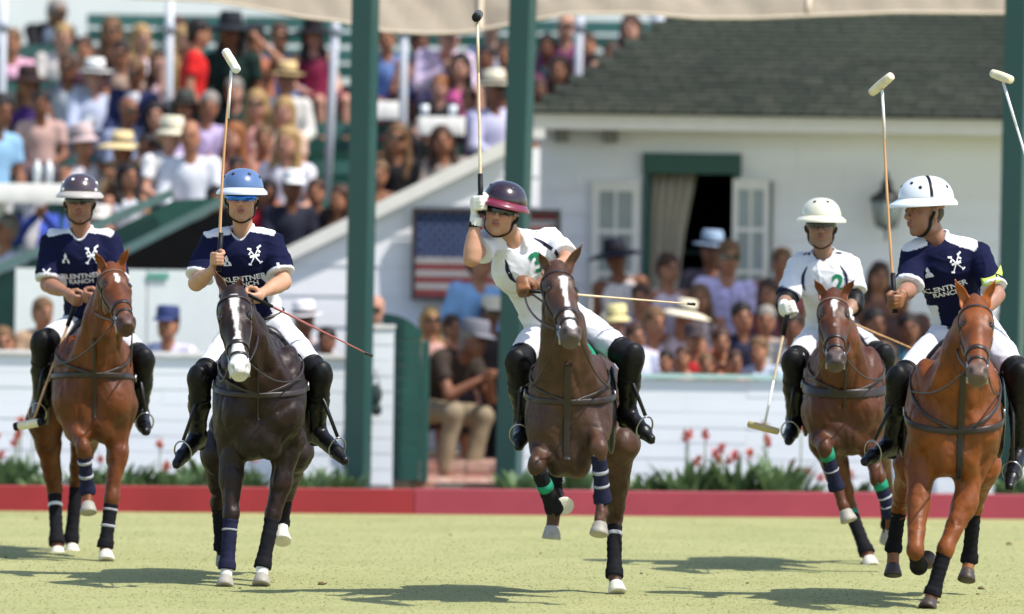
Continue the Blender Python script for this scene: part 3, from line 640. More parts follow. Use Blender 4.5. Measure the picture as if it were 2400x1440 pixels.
def hoof(T, H, root, col, toe=(0, -1, 0), s=1.0):
    T = np.array(T); H = np.array(H); ax = nrm(H - T); h = .064 * s
    c = H - ax * h
    u = nrm(np.array(toe, float) - ax * (np.array(toe) @ ax))
    w = np.cross(ax, u); V = []; n = 18
    for hh, r, sh in ((-.012, .034, 0), (0, .043, 0), (.02, .047, .003), (h * .6, .053, .008), (h, .058, .012), (h + .004, .053, .012), (h + .002, .03, .012)):
        for k in range(n):
            a = 2 * math.pi * k / n; b = r * s * (1 - .12 * max(0, -math.cos(a)))
            V.append(c + ax * hh + u * (math.cos(a) * b * 1.06 + sh) + w * math.sin(a) * b * .95)
    m = 7
    F = [(i * n + k, i * n + (k + 1) % n, (i + 1) * n + (k + 1) % n, (i + 1) * n + k) for i in range(m - 1) for k in range(n)]
    F += [tuple(range(n))[::-1], tuple((m - 1) * n + k for k in range(n))]
    obj('hoof', V, F, col, root)

def build_horse(S):
    D = S['D']; Q = lambda p: P(p[0], p[1], D + p[2])
    x0 = P(S['cx'], 900, D + .1)[0]; xh = P(S['hx'], 900, D + 1.35)[0]
    root = empty('polo_horse', (x0, D + .7, 0), S['label'], 'horse', 'polo ponies ridden towards the camera')
    tl = S.get('top', 0); ch = S.get('cz', 0)      # raise of the trunk, of the chest
    g = lambda s, y, z: np.array([x0 + (xh - x0) * (y / 1.35) + s, D + y, z + tl])
    B = Sdf()
    w = S.get('w', 1.0)
    B.rc(g(0, .38, 1.12), g(0, 1.05, 1.14), .27 * w, .285 * w, .1)
    B.rc(g(0, .42, 1.34), g(0, .8, 1.28), .13, .16, .12)
    B.rc(g(0, .8, 1.26), g(0, 1.42, 1.26), .17, .17, .12)
    for s in (-1, 1):
        B.el(g(s * .12, 1.3, 1.13), (.155, .27, .26), k=.1)
        B.el(g(s * .175 * w, .24, 1.12), (.105, .2, .29), k=.05)
        B.el(g(s * .12 * w, .10, 1.02 + ch), (.135, .15, .18), k=.045)
        B.el(g(s * .2 * w, .16, 1.02), (.075, .12, .16), k=.05)
        B.el(g(s * .07 * w, .10, .86 + ch), (.085, .12, .13), k=.04)
    B.el(g(0, .2, .93), (.16, .2, .19), k=.06)
    # neck
    H0 = Q(S['poll']); mu = S['muz']
    a2 = P(mu[0], mu[1], H0[1]); flat = a2 - H0; flat[1] = 0; Lh = .6
    f = math.sqrt(max(Lh ** 2 - flat @ flat, .01)); f = max(f, .12)
    M = P(mu[0], mu[1], H0[1] - f); Lr = np.linalg.norm(M - H0); hs = Lr / .6
    nb = g(0, .14, 1.2); hb = H0 + np.array([0, .07, -.03]); mid = nb * .5 + hb * .5 + np.array([0, .0, .02])
    B.rc(nb, mid, .2, .145, .1, fl=((1, 0, 0), .82)); B.rc(mid, hb, .145, .1, .06, fl=((1, 0, 0), .8))
    B.rc(g(0, .38, 1.38), mid + np.array([0, .09, .06]), .09, .05, .09)
    B.rc(nb + np.array([0, -.1, -.06]), mid + np.array([0, -.1, -.08]), .09, .06, .05)   # windpipe and muscles under the neck
    for s in (-1, 1): B.rc(nb + np.array([s * .11, -.08, -.02]), mid + np.array([s * .07, -.07, .0]), .07, .05, .04)
    # head
    a = nrm(M - H0); yaw = R(S.get('yaw', 0)); c = np.array([math.sin(yaw), -math.cos(yaw), .2])
    n = nrm(c - a * (c @ a)); s_ = np.cross(n, a); AX = np.array([s_, n, a])
    if S.get('tilt'):
        q = R(S['tilt']); s_, n = s_ * math.cos(q) + n * math.sin(q), n * math.cos(q) - s_ * math.sin(q); AX = np.array([s_, n, a])
    h = lambda u, v, t: H0 + hs * (u * s_ + v * n + t * a)
    HD = Sdf()
    HD.el(h(0, -.035, .09), np.array((.095, .088, .125)) * hs, AX, .03)
    HD.rc(h(0, -.022, .12), h(0, -.014, .46), .08 * hs, .051 * hs, .04)
    HD.rc(h(0, -.09, .15), h(0, -.055, .42), .055 * hs, .036 * hs, .04)
    HD.rc(h(0, .0, .22), h(0, .006, .45), .046 * hs, .034 * hs, .03)
    for s in (-1, 1):
        HD.el(h(s * .052, -.085, .2), np.array((.034, .085, .105)) * hs, AX, .03)
        HD.rc(h(s * .05, .03, .13), h(s * .072, .012, .2), .026 * hs, .022 * hs, .03)       # brow over the eye
        HD.rc(h(s * .068, -.02, .22), h(s * .045, -.03, .36), .018 * hs, .01 * hs, .03)      # facial crest
        HD.el(h(s * .034, .008, .535), np.array((.033, .036, .045)) * hs, AX, .02)
    HD.el(h(0, -.018, .535), np.array((.058, .052, .058)) * hs, AX, .03)
    HD.el(h(0, -.052, .565), np.array((.04, .034, .036)) * hs, AX, .015)
    HD.el(h(0, .004, .575), np.array((.042, .026, .028)) * hs, AX, .015)
    for s in (-1, 1):
        HD.el(h(s * .05, .024, .552), np.array((.0125, .026, .019)) * hs, AX, .012, 's')
        HD.el(h(s * .088, .02, .168), np.array((.014, .02, .022)) * hs, AX, .012, 's')
    HD.bx(h(0, -.04, .592), np.array((.05, .05, .0025)) * hs, AX, .001, .006, 's')
    # legs
    legs = []
    for L in S['fore']:
        E, K, T, Hf = (Q(p) for p in L['p'])
        ts = .3 * nrm(K - E)
        B.rc(E + np.array([0, 0, .1]), E * .55 + K * .45, .1, .06, .06); B.rc(E * .6 + K * .4, K, .066, .043, .04)
        B.el(K + np.array([0, -.004, 0]), (.044, .045, .06), k=.03)
        B.rc(K, T, .036, .03, .025); B.el(T, .039, k=.02); B.rc(T, Hf * .6 + T * .4, .032, .037, .02)
        legs.append((K, T, Hf, L))
    for L in S['hind']:
        St, K, T, Hf = (Q(p) for p in L['p'])
        hip = g(np.sign(St[0] - xh) * .12, 1.35, 1.1)
        B.rc(hip, St, .17, .11, .1); B.rc(St, K, .105, .047, .05)
        B.el(K + np.array([0, .015, .01]), (.045, .06, .065), k=.02); B.rc(K + np.array([0, .05, .04]), K + np.array([0, .02, -.05]), .022, .025, .02)
        B.rc(K, T, .042, .033, .025); B.el(T, .041, k=.02); B.rc(T, Hf * .6 + T * .4, .034, .038, .02)
        legs.append((K, T, Hf, L))
    allp = Sdf(); allp.p = B.p + [(*p[:5], max(p[5], .03), *p[6:]) for p in HD.p]
    V, F = allp.mesh(.0125)
    lo_ = V[:, 2] > .45; V0 = V; V = wobble(V, F, .012, 7, (1.2, 1, .7), D); V = wobble(V, F, .005, 20, (1, 1, .6), D + 2); V = wobble(V, F, -.010, 3.6, (1.5, 1, .7), D + 5, 7); V = wobble(V, F, -.004, 9, (1.3, 1, .6), D + 8, 6); hd_ = np.linalg.norm(V0 - (H0 + M) / 2, axis=1) < .36; V = np.where((lo_ & ~hd_)[:, None], V, V0)
    # coat colours
    base = np.array(S['col']); C = np.tile(base, (len(V), 1))
    nz = np.array([mnoise.noise(Vector(v * 5)) for v in V])[:, None]
    C = C * .44 * (1 + .4 * nz)
    def blend(C, m, col): return C * (1 - m[:, None]) + np.array(col) * m[:, None]
    hv = (V - H0) / hs; hu, hn, ht = hv @ s_, hv @ n, hv @ a
    inh = ((V[:, 2] > M[2] - .12) & (np.abs(hu) < .16) & (hn > -.2) & (ht > -.08) & (V[:, 1] < H0[1] + .12))
    if 'points' in S:      # darker lower legs
        z = V[:, 2]; m = np.clip((.62 - z) / .3, 0, 1) * (~inh); C = blend(C, m * S['points'][0], S['points'][1])
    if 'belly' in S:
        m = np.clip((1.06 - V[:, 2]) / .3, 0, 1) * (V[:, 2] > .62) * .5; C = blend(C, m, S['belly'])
    mz = np.clip((ht - .43) / .09, 0, 1) * inh; C = blend(C, mz * S.get('mzk', .8), S['mzc'])
    for s in (-1, 1):
        d = np.linalg.norm(V - h(s * .082, .02, .17), axis=1) / hs; C = blend(C, np.clip((.042 - d) / .02, 0, 1) * .7, np.array([.012, .009, .008]))
    if 'blaze' in S:
        tt = [b[0] for b in S['blaze']]; cc = np.interp(ht, tt, [b[1] for b in S['blaze']]); ww = np.interp(ht, tt, [b[2] for b in S['blaze']])
        e = np.array([mnoise.noise(Vector(v * 30)) for v in V]) * .006
        m = np.clip((ww + e - np.abs(hu - cc)) / .007, 0, 1) * (hn > -.045) * inh * (ht > tt[0]) * (ht < tt[-1]); C = blend(C, m, np.array([.75, .73, .7]))
    for s in (-1, 1):
        d = np.linalg.norm((V - h(s * .052, .03, .552)) / hs, axis=1); C = blend(C, np.clip((.026 - d) / .012, 0, 1), np.array([.012, .009, .009]))
    for (K, T, Hf, L) in legs:
        if L.get('sock'):
            ax = nrm(Hf - T); t = (V - T) @ ax; d = np.linalg.norm(V - T - t[:, None] * ax, axis=1)
            C = blend(C, ((t > -.02 - .03 * L.get('sh', 0)) & (d < .07) & (t < .2)) * 1.0, L['sock'])
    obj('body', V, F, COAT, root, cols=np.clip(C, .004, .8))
    # hooves and wraps
    for (K, T, Hf, L) in legs:
        hoof(T, Hf, root, DHORN if S.get('dh') else WHORN if L.get('ph') else HOOF, toe=L.get('toe', (0, -1, 0)))
        if L.get('wrap', True):
            leg_wrap(K, T, root, .034, .033, L.get('st', []), L.get('wc', 'black'), t0=L.get('t0', .1))
    # eyes, ears
    for s in (-1, 1):
        V2, F2 = lathe(h(s * .079, .016, .17), s_, [(-.021 + .042 * i / 8, .021 * hs * math.sin(math.pi * (i + .01) / 8.02)) for i in range(9)], 12)
        obj('eye', V2, F2, EYEM, root)
    for s, tip in zip((-1, 1), S['ears']):
        Bp = h(s * .05, -.02, .0); tp = P(tip[0], tip[1], Bp[1] + tip[2]); e = tp - Bp; Le = np.linalg.norm(e); e /= Le
        fwd = nrm(np.array([s * .45, -1, .1]) + np.array(S.get('earf', (0, 0, 0)))); fwd = nrm(fwd - e * (fwd @ e)); sd = np.cross(fwd, e)
        Vn = []; nu, nv = 12, 13
        for i in range(nu):
            u = i / (nu - 1); r = .036 * (math.sin(math.pi * min(1, u * .72 + .26)) ** .9) * (1 - u ** 6) + .001; opn = 2.5 - 1.6 * math.sin(math.pi * min(u * 1.1, 1))
            for j in range(nv):
                an = -opn + 2 * opn * j / (nv - 1)
                Vn.append(Bp + e * Le * u + sd * r * math.sin(an) * 1.0 - fwd * r * (math.cos(an)) * .8 - fwd * .012 * math.sin(math.pi * u))
        Fn = [(i * nv + j, i * nv + j + 1, (i + 1) * nv + j + 1, (i + 1) * nv + j) for i in range(nu - 1) for j in range(nv - 1)]
        cc = np.tile(base * S.get('eark', 1.0), (len(Vn), 1)); o = obj('ear', Vn, Fn, COAT, root, cols=cc)
        md = o.modifiers.new('s', 'SOLIDIFY'); md.thickness = .006
    # mane: a clipped ridge of hair from the poll to the withers, a short tuft between the ears
    mb = Sdf(); top = [h(0, -.05, -.03), mid + np.array([0, .15, .12]), g(0, .36, 1.46)]
    for p, q in zip(top[:-1], top[1:]): mb.rc(p, q, .022, .026, .02)
    V2, F2 = mb.mesh(.012); V2 = wobble(V2, F2, .008, 60); obj('mane', V2, F2, HAIRB if not S.get('manec') else mat('mane %s' % S['manec'][0], S['manec'], .5, var=.3), root)
    # tail, tied up
    V2, F2 = MB().tube([g(0, 1.55, 1.3), g(0, 1.66, 1.22), g(0, 1.7, 1.0), g(0, 1.68, .72)], [.03, .05, .05, .03], 10).V[0], None
    tb = MB().tube([g(0, 1.52, 1.32), g(0, 1.66, 1.24), g(0, 1.7, 1.0), g(0, 1.68, .72)], [.03, .05, .055, .03], 10); tb.build('tail', HAIRB, root, True)
    # ---------- bridle
    LT = BLACKL if S.get('tack') == 'black' else LEATHER
    br = empty('bridle', tuple(H0)); br.parent = root; br.location = Vector(H0) - Vector(ROOT[root.name]); ROOT[br.name] = H0.copy()
    def ring(t, v0, a0, a1, nn=28, tilt=0, off=.001):
        an = np.linspace(R(a0), R(a1), nn); c0 = h(0, v0, t)
        dr = np.cos(an)[:, None] * n + np.sin(an)[:, None] * s_
        O = c0 + dr * .3 * hs + (a * tilt * hs) * (1 - np.cos(an))[:, None] * .5
        Y = HDx.march(O, -dr, 40, off); return Y, HDx.grad(Y)
    HDx = HD
    ring1 = ring(.375, -.035, -180, 180, 36); strap('noseband', *ring1, .026, .006, LT, br)
    strap('drop_noseband', *ring(.455, -.035, -180, 180, 36), .016, .005, LT, br)
    strap('browband', *ring(.05, -.03, -105, 105, 26), .022, .006, mat('tan leather', (.13, .075, .05), .45) if S.get('brow') else LT, br)
    strap('crownpiece', *ring(-.03, -.05, 80, 280, 18), .024, .006, LT, br)
    strap('throatlatch', *ring(.12, -.05, 70, 290, 24, .1), .014, .005, LT, br)
    bits = []
    for s in (-1, 1):
        tt = np.linspace(0.0, .46, 18); O = np.array([h(s * .3, -.03 - .02 * math.sin(t * 5), t) for t in tt])
        Y = HD.march(O, np.tile(-s * s_, (18, 1)), 40, .001); strap('cheekpiece', Y, HD.grad(Y), .018, .006, LT, br)
        bc = HD.march(np.array([h(s * .3, -.03, .475)]), np.array([-s * s_]), 40, .006)[0]; bits.append(bc)
        tb = MB(); rr = [bc + (math.cos(x) * a + math.sin(x) * n) * .028 for x in np.linspace(0, 2 * math.pi, 17)]; tb.tube(rr, .005, 6, False)
        tb.tube([bc - a * .05, bc + a * .02 - n * .004, bc + a * .085 - n * .03], .006, 6); tb.build('bit', STEEL, br, True)
    # ---------- breastplate, martingale, girth
    def chest(z0, z1, a0=-115, a1=115, nn=44):
        an = np.linspace(R(a0), R(a1), nn); z = z0 + (z1 - z0) * np.cos(an * .8) ** 2
        O = np.stack([x0 + .75 * np.sin(an), D + .38 - .75 * np.cos(an), z], -1); Dr = -np.stack([np.sin(an), -np.cos(an), 0 * an], -1)
        Y = B.march(O, Dr, 50, .003); return Y, B.grad(Y)
    bz = S.get('bz', (1.2, 1.1)); Y, N = chest(*bz)
    strap('breastplate', Y, N, .034 if S.get('bw') is None else S['bw'], .009, LT, root)
    ci = len(Y) // 2
    for i in (9, len(Y) - 10):
        tb = MB(); nn = N[i]; u = nrm(np.cross(nn, (0, 0, 1))); w2 = np.cross(u, nn)
        tb.tube([Y[i] + nn * .012 + (math.cos(x) * u + math.sin(x) * w2) * .024 for x in np.linspace(0, 2 * math.pi, 13)], .005, 6, False); tb.build('buckle', STEEL, root, True)
    for s in (-1, 1):      # yoke running from the breastplate up both sides of the neck
        tt = np.linspace(0, 1, 26)[:, None]; c0 = Y[ci]; tp = g(s * .2, .34, 1.36); ps = c0 * (1 - tt) + tp * tt + np.array([s * .16, -.08, .0]) * np.sin(math.pi * tt); dr = nrm(np.array([s * .75, -1, .12])); yk = B.march(ps + dr * .45, np.tile(-dr, (26, 1)), 50, .003)
        strap('neck_yoke', yk, B.grad(yk), .02, .007, LT, root)
    zt, zb = S.get('mart', (1.3, .74)); zz = np.linspace(zt, zb, 26)
    O = np.stack([np.full(26, x0 + S.get('mx', 0)), np.full(26, D - .7), zz], -1); Y2 = B.march(O, np.tile([0, 1., 0], (26, 1)), 60, .003)
    ok = Y2[:, 1] < D + .5
    if ok.sum() > 3: strap('martingale', Y2[ok], B.grad(Y2[ok]), S.get('mw', .03), .008, LT, root)
    an = np.linspace(R(-170), R(170), 40); O = np.stack([g(0, .62, 0)[0] + .8 * np.sin(an), np.full(40, D + .6), 1.1 + tl - .8 * np.cos(an)], -1); Dr = np.stack([-np.sin(an), 0 * an, np.cos(an)], -1)
    Yg = B.march(O, Dr, 50, .004); strap('girth', Yg, B.grad(Yg), .09, .012, BLACKL, root)
    # ---------- saddle and cloth
    SD = Sdf(); SD.rc(g(0, .48, 1.14), g(0, 1.08, 1.15), .30 * w, .305 * w, .05); SD.rc(g(0, .48, 1.36), g(0, 1.0, 1.32), .14, .15, .1)
    SD.bx(g(0, .77, 1.3), (.5, .28, .3), rd=.03, k=.02, op='i'); V2, F2 = SD.mesh(.02)
    obj('saddle_pad', V2, F2, WR['green'] if S.get('pad') == 'green' else WR['black'], root)
    SD = Sdf(); SD.rc(g(0, .52, 1.16), g(0, .95, 1.17), .315 * w, .315 * w, .05); SD.rc(g(0, .5, 1.41), g(0, .72, 1.37), .12, .13, .06); SD.rc(g(0, .72, 1.37), g(0, 1.02, 1.42), .14, .15, .06)
    SD.bx(g(0, .77, 1.35), (.5, .24, .3), rd=.04, k=.02, op='i'); V2, F2 = SD.mesh(.02); obj('saddle', V2, F2, BLACKL, root)
    for s in (-1, 1):      # flaps that hang beside the rider's thighs
        fm = Sdf(); fm.el(g(s * .295 * w, .7, 1.08), (.03, .2, .26), k=.01); V2, F2 = fm.mesh(.015); obj('saddle_flap', V2, F2, BLACKL, root)
    return dict(root=root, bits=bits, B=allp, H0=H0, g=g, x0=x0, D=D, LT=LT)

WG = (0.42, 0.41, 0.38)
HORSES = [
 dict(D=42.3, cx=226, hx=188, label='bright bay polo pony at the far left lifting one foreleg', col=(.24, .066, .014), mzc=(.06, .035, .03), yaw=16, w=.86,
      poll=(262, 638, -.32), muz=(300, 772), ears=[(222, 590, .0), (301, 580, .0)], bz=(1.13, 1.17), mart=(1.4, .9), mw=.02, brow=1,
      blaze=[(.1, .0, .012), (.14, .0, .016), (.19, 0, .004), (.21, 0, 0)],
      fore=[dict(p=[(168, 985, .2), (196, 1048, -.12), (205, 1150, .0), (208, 1204, -.06)], wc='navy', st=[(.3, .38, 'grey'), (.62, .7, 'grey')]),
            dict(p=[(282, 990, .2), (262, 1170, .1), (247, 1278, .06), (250, 1317, .0)], st=[(.2, .26, 'grey'), (.55, .62, 'grey')], ph=1)],
      hind=[dict(p=[(105, 985, 1.2), (128, 1150, 1.45), (133, 1270, 1.3), (136, 1309, 1.25)], ph=1, st=[(.25, .32, 'white')]),
            dict(p=[(205, 1000, 1.2), (180, 1130, 1.55), (167, 1265, 1.5), (170, 1302, 1.45)], ph=1)]),
 dict(D=39.4, cx=608, hx=630, label='near-black polo pony with a broad white blaze and white feet', col=(.038, .015, .009), belly=(.012, .008, .008), mzc=(.6, .57, .53), yaw=3, w=.93,
      poll=(546, 692, -.38), muz=(563, 884), ears=[(503, 634, .1), (562, 648, .06)], bz=(1.2, 1.12), mart=(1.3, .98), mw=.012, eark=2.2,
      blaze=[(.02, 0, .02), (.06, .004, .03), (.16, .0, .02), (.25, .004, .014), (.33, .004, .016), (.4, 0, .035), (.5, 0, .055), (.56, 0, .05), (.57, 0, .0)],
      fore=[dict(p=[(543, 1060, .2), (542, 1205, .1), (532, 1328, .05), (527, 1378, -.02)], sock=(.75, .73, .7), wc='navy', st=[(.28, .33, 'grey')]),
            dict(p=[(674, 1075, .25), (640, 1205, .2), (616, 1325, .12), (612, 1374, .05)], sock=(.75, .73, .7))],
      hind=[dict(p=[(515, 1060, 1.2), (512, 1180, 1.5), (520, 1282, 1.55), (526, 1316, 1.62)]),
            dict(p=[(690, 1060, 1.2), (672, 1150, 1.5), (660, 1225, 1.6), (663, 1272, 1.5)], sock=(.7, .68, .6), ph=1)]),
 dict(D=37.9, cx=1330, hx=1352, label='dark bay polo pony of the leaning rider with a star and forelegs off the ground', col=(.12, .054, .03), mzc=(.1, .08, .075), yaw=10, w=.77, cz=-.02,
      poll=(1305, 640, -.4), muz=(1342, 800), ears=[(1262, 590, .02), (1366, 572, .02)], bz=(1.2, 1.14), mart=(1.36, .82), mw=.04, pad='green', tack='dark', tilt=-4,
      blaze=[(.1, .012, .0), (.11, .012, .028), (.16, .006, .024), (.25, .0, .012), (.38, 0, .012), (.42, 0, .03), (.52, .004, .026), (.55, 0, 0)],
      fore=[dict(p=[(1284, 1015, .2), (1258, 1092, -.1), (1298, 1192, .1), (1292, 1262, .1)], st=[(.38, .55, 'green')]),
            dict(p=[(1392, 985, .2), (1402, 1050, -.12), (1412, 1170, -.02), (1403, 1255, -.1)], wc='navy', st=[(.0, .12, 'grey'), (.42, .5, 'grey'), (.7, .76, 'grey')])],
      hind=[dict(p=[(1330, 1020, 1.1), (1302, 1090, 1.4), (1300, 1160, 1.35), (1328, 1190, 1.15)], ph=1),
            dict(p=[(1452, 1040, 1.1), (1440, 1215, 1.45), (1440, 1345, 1.3), (1447, 1391, 1.24)], ph=1, t0=.15, st=[(.25, .33, 'grey')])]),
 dict(D=42.1, cx=1977, hx=1990, label='red-bay polo pony behind the two right-hand riders with a white star and thin stripe', col=(.18, .052, .016), mzc=(.07, .06, .058), yaw=2, w=.87, belly=(.06, .025, .015),
      poll=(1953, 700, -.34), muz=(1960, 860), ears=[(1908, 655, .02), (2004, 655, .02)], bz=(1.2, 1.12), mart=(1.3, 1.02), mw=.015, brow=1, bw=.06,
      blaze=[(.05, 0, 0), (.08, 0, .022), (.13, 0, .02), (.17, 0, .006), (.3, 0, .004), (.31, 0, 0)],
      fore=[dict(p=[(1918, 1010, .2), (1934, 1050, -.1), (1960, 1140, .0), (1990, 1222, -.05)], wc='navy', st=[(.02, .3, 'green'), (.55, .6, 'grey')]),
            dict(p=[(2030, 1010, .2), (2058, 1120, .05), (2088, 1205, .12), (2090, 1262, .2)], wc='navy', st=[(.05, .3, 'green'), (.5, .56, 'grey'), (.75, .8, 'grey')])],
      hind=[dict(p=[(1940, 1040, 1.1), (1990, 1190, 1.4), (2030, 1292, 1.25), (2042, 1330, 1.2)], ph=1, st=[(.05, .2, 'green')]),
            dict(p=[(2050, 1040, 1.1), (2075, 1150, 1.5), (2082, 1230, 1.6), (2080, 1268, 1.65)])]),
 dict(D=38.1, cx=2237, hx=2225, label='chestnut polo pony at the right, nearest to the camera', col=(.36, .098, .017), mzc=(.1, .08, .07), yaw=0, w=.94,
      poll=(2288, 718, -.42), muz=(2292, 893), ears=[(2238, 655, .02), (2334, 655, .02)], bz=(1.16, 1.0), mart=(1.34, .72), mw=.04, manec=(.1, .04, .015), mx=.03, dh=1,
      fore=[dict(p=[(2158, 1100, .2), (2145, 1290, -.1), (2153, 1326, .26), (2176, 1306, .36)], toe=(0, 0, -1), ph=0, wk=.5),
            dict(p=[(2292, 1105, .2), (2216, 1288, .0), (2186, 1390, -.02), (2172, 1430, -.08)])],
      hind=[dict(p=[(2140, 1090, 1.1), (2108, 1190, 1.5), (2094, 1285, 1.6), (2092, 1350, 1.55)], sock=(.2, .08, .03), sh=1),
            dict(p=[(2300, 1090, 1.1), (2283, 1190, 1.5), (2272, 1310, 1.6), (2264, 1362, 1.55)], sock=(.25, .1, .035), sh=1)]),
]
HB = [build_horse(S) for S in HORSES]
# ------------------------------------------------------------------ riders
from mathutils.bvhtree import BVHTree
SKIN = mat('skin', (.4, .22, .14), .5, .4, attr='Col', var=.08, scale=20, bump=.15, bscale=120, bdist=.001)
JER = mat('jersey cloth', (.5, .5, .5), .85, .08, attr='Col', var=.06, scale=14, bump=.5, bscale=14, bdist=.014)
BREECH = mat('white breeches', (.64, .64, .67), .75, .25, var=.04, scale=10, bump=.4, bscale=13, bdist=.012, sheen=.1)
BOOT = mat('black boot leather', (.005, .005, .006), .36, .28, var=.1, scale=10, bump=.25, bscale=16, bdist=.006)
PADM = mat('black knee guard', (.006, .006, .007), .5, .2, var=.3, scale=16, bump=.4, bscale=40, bdist=.004)
WHITEP = mat('white print', (.75, .75, .77), .7, .2, var=.04, bump=0)
GREENP = mat('green print', (.01, .17, .08), .7, .2, var=.06, bump=0)
NAVYP = mat('navy print', (.012, .014, .04), .7, .2, var=.06, bump=0)
LIME = mat('lime band', (.5, .7, .12), .7, .2, var=.06, bump=.2)
LENS = mat('dark lens', (.006, .006, .007), .08, .8, var=0, bump=0)
RUB = mat('black rubber', (.015, .015, .016), .6, .4, var=.2, bump=.2)
CANE = mat('cane', (.5, .27, .12), .4, .5, var=.3, scale=30, bump=.2, stretch=(1, 1, .1))
CANEP = mat('pale cane', (.66, .5, .32), .4, .5, var=.15, scale=30, bump=.2)
WOODP = mat('pale willow', (.72, .64, .44), .5, .4, var=.15, scale=20, bump=.2)
TAPEB = mat('black tape', (.006, .006, .007), .5, .2, var=.2, bump=.3)
TAPEW = mat('white tape', (.72, .72, .72), .5, .4, var=.05, bump=.2)

def hand_prims(O, h, f, n, wr, k=.008, gr=0.0, sc=1.0):
    """a fist closed round a handle that runs along h through O; f: towards the knuckles, n: from palm to handle"""
    h = nrm(h); f = nrm(f - h * (np.dot(f, h))); n = nrm(n - h * np.dot(n, h) - f * np.dot(n, f))
    q = []; e = gr; X = lambda a, b, c: O + sc * (h * a + f * b + n * c)
    q.append(('pal', X(-.006, -.035, -.032), X(.004, .018, -.034)))
    L = [.92, 1.0, .96, .82]
    S = Sdf()
    for a in (-.026, -.009, .009, .025): S.rc(X(a * .8, -.045, -.028), X(a, .02, -.034), (.0145 + e) * sc, (.0125 + e) * sc, .012)
    for i, a in enumerate((.028, .0095, -.0095, -.0275)):
        l = L[i]
        pts = [X(a, .024, -.032), X(a, .043 * l, -.004), X(a, .026 * l, .024), X(a, -.004 * l, .027)]
        rr = [.0115, .0105, .0098, .0088]
        for j in range(3): S.rc(pts[j], pts[j + 1], (rr[j] + e) * sc, (rr[j + 1] + e) * sc, .005)
    th = [X(.03, -.045, -.018), X(.048, -.02, .002), X(.045, .0, .022), X(.036, .018, .034)]
    for j, r in enumerate((.0155, .0125, .0112)): S.rc(th[j], th[j + 1], (r + e) * sc, (r * .9 + e) * sc, .008)
    S.rc(X(0, -.04, -.03), wr, (.026 + e) * sc, (.026 + e) * sc, .02, fl=(n, .8))
    return S

def head_prims(S, c, X, Y, Z, k=1.0):
    """X: to the left of the face as seen, Y: where the face looks, Z: up"""
    A = np.array([X, Y, Z]); p = lambda x, y, z: c + k * (x * X + y * Y + z * Z); r = lambda *v: np.array(v) * k
    S.el(p(0, -.012, .045), r(.074, .094, .088), A, .02)
    S.el(p(0, .018, -.02), r(.064, .07, .085), A, .03)
    S.el(p(0, .022, -.065), r(.052, .06, .048), A, .03)
    S.el(p(0, .066, -.097), r(.024, .018, .018), A, .02)
    for s in (-1, 1):
        S.el(p(s * .037, .058, -.022), r(.024, .022, .022), A, .02)
        S.rc(p(s * .014, .091, .026), p(s * .045, .078, .028), .0085, .008, .012)
        S.el(p(s * .074, -.004, -.006), r(.011, .02, .033), A, .006)
        S.el(p(s * .031, .096, .006), r(.018, .016, .011), A, .014, 's')
        S.el(p(s * .031, .079, .006), r(.0125, .0125, .0115), A, .003)
        S.el(p(s * .0115, .1, -.026), r(.0085, .012, .009), A, .006)
        S.rc(p(s * .045, .03, -.075), p(s * .058, -.01, -.045), .016, .018, .02)
    S.rc(p(0, .088, .02), p(0, .110, -.022), .0075, .0115, .012)
    S.el(p(0, .09, -.05), r(.023, .0125, .0065), A, .005); S.el(p(0, .088, -.063), r(.020, .0125, .0075), A, .005)
    S.rc(p(-.02, .101, -.0565), p(.02, .101, -.0565), .0018, .0018, .003, op='s')

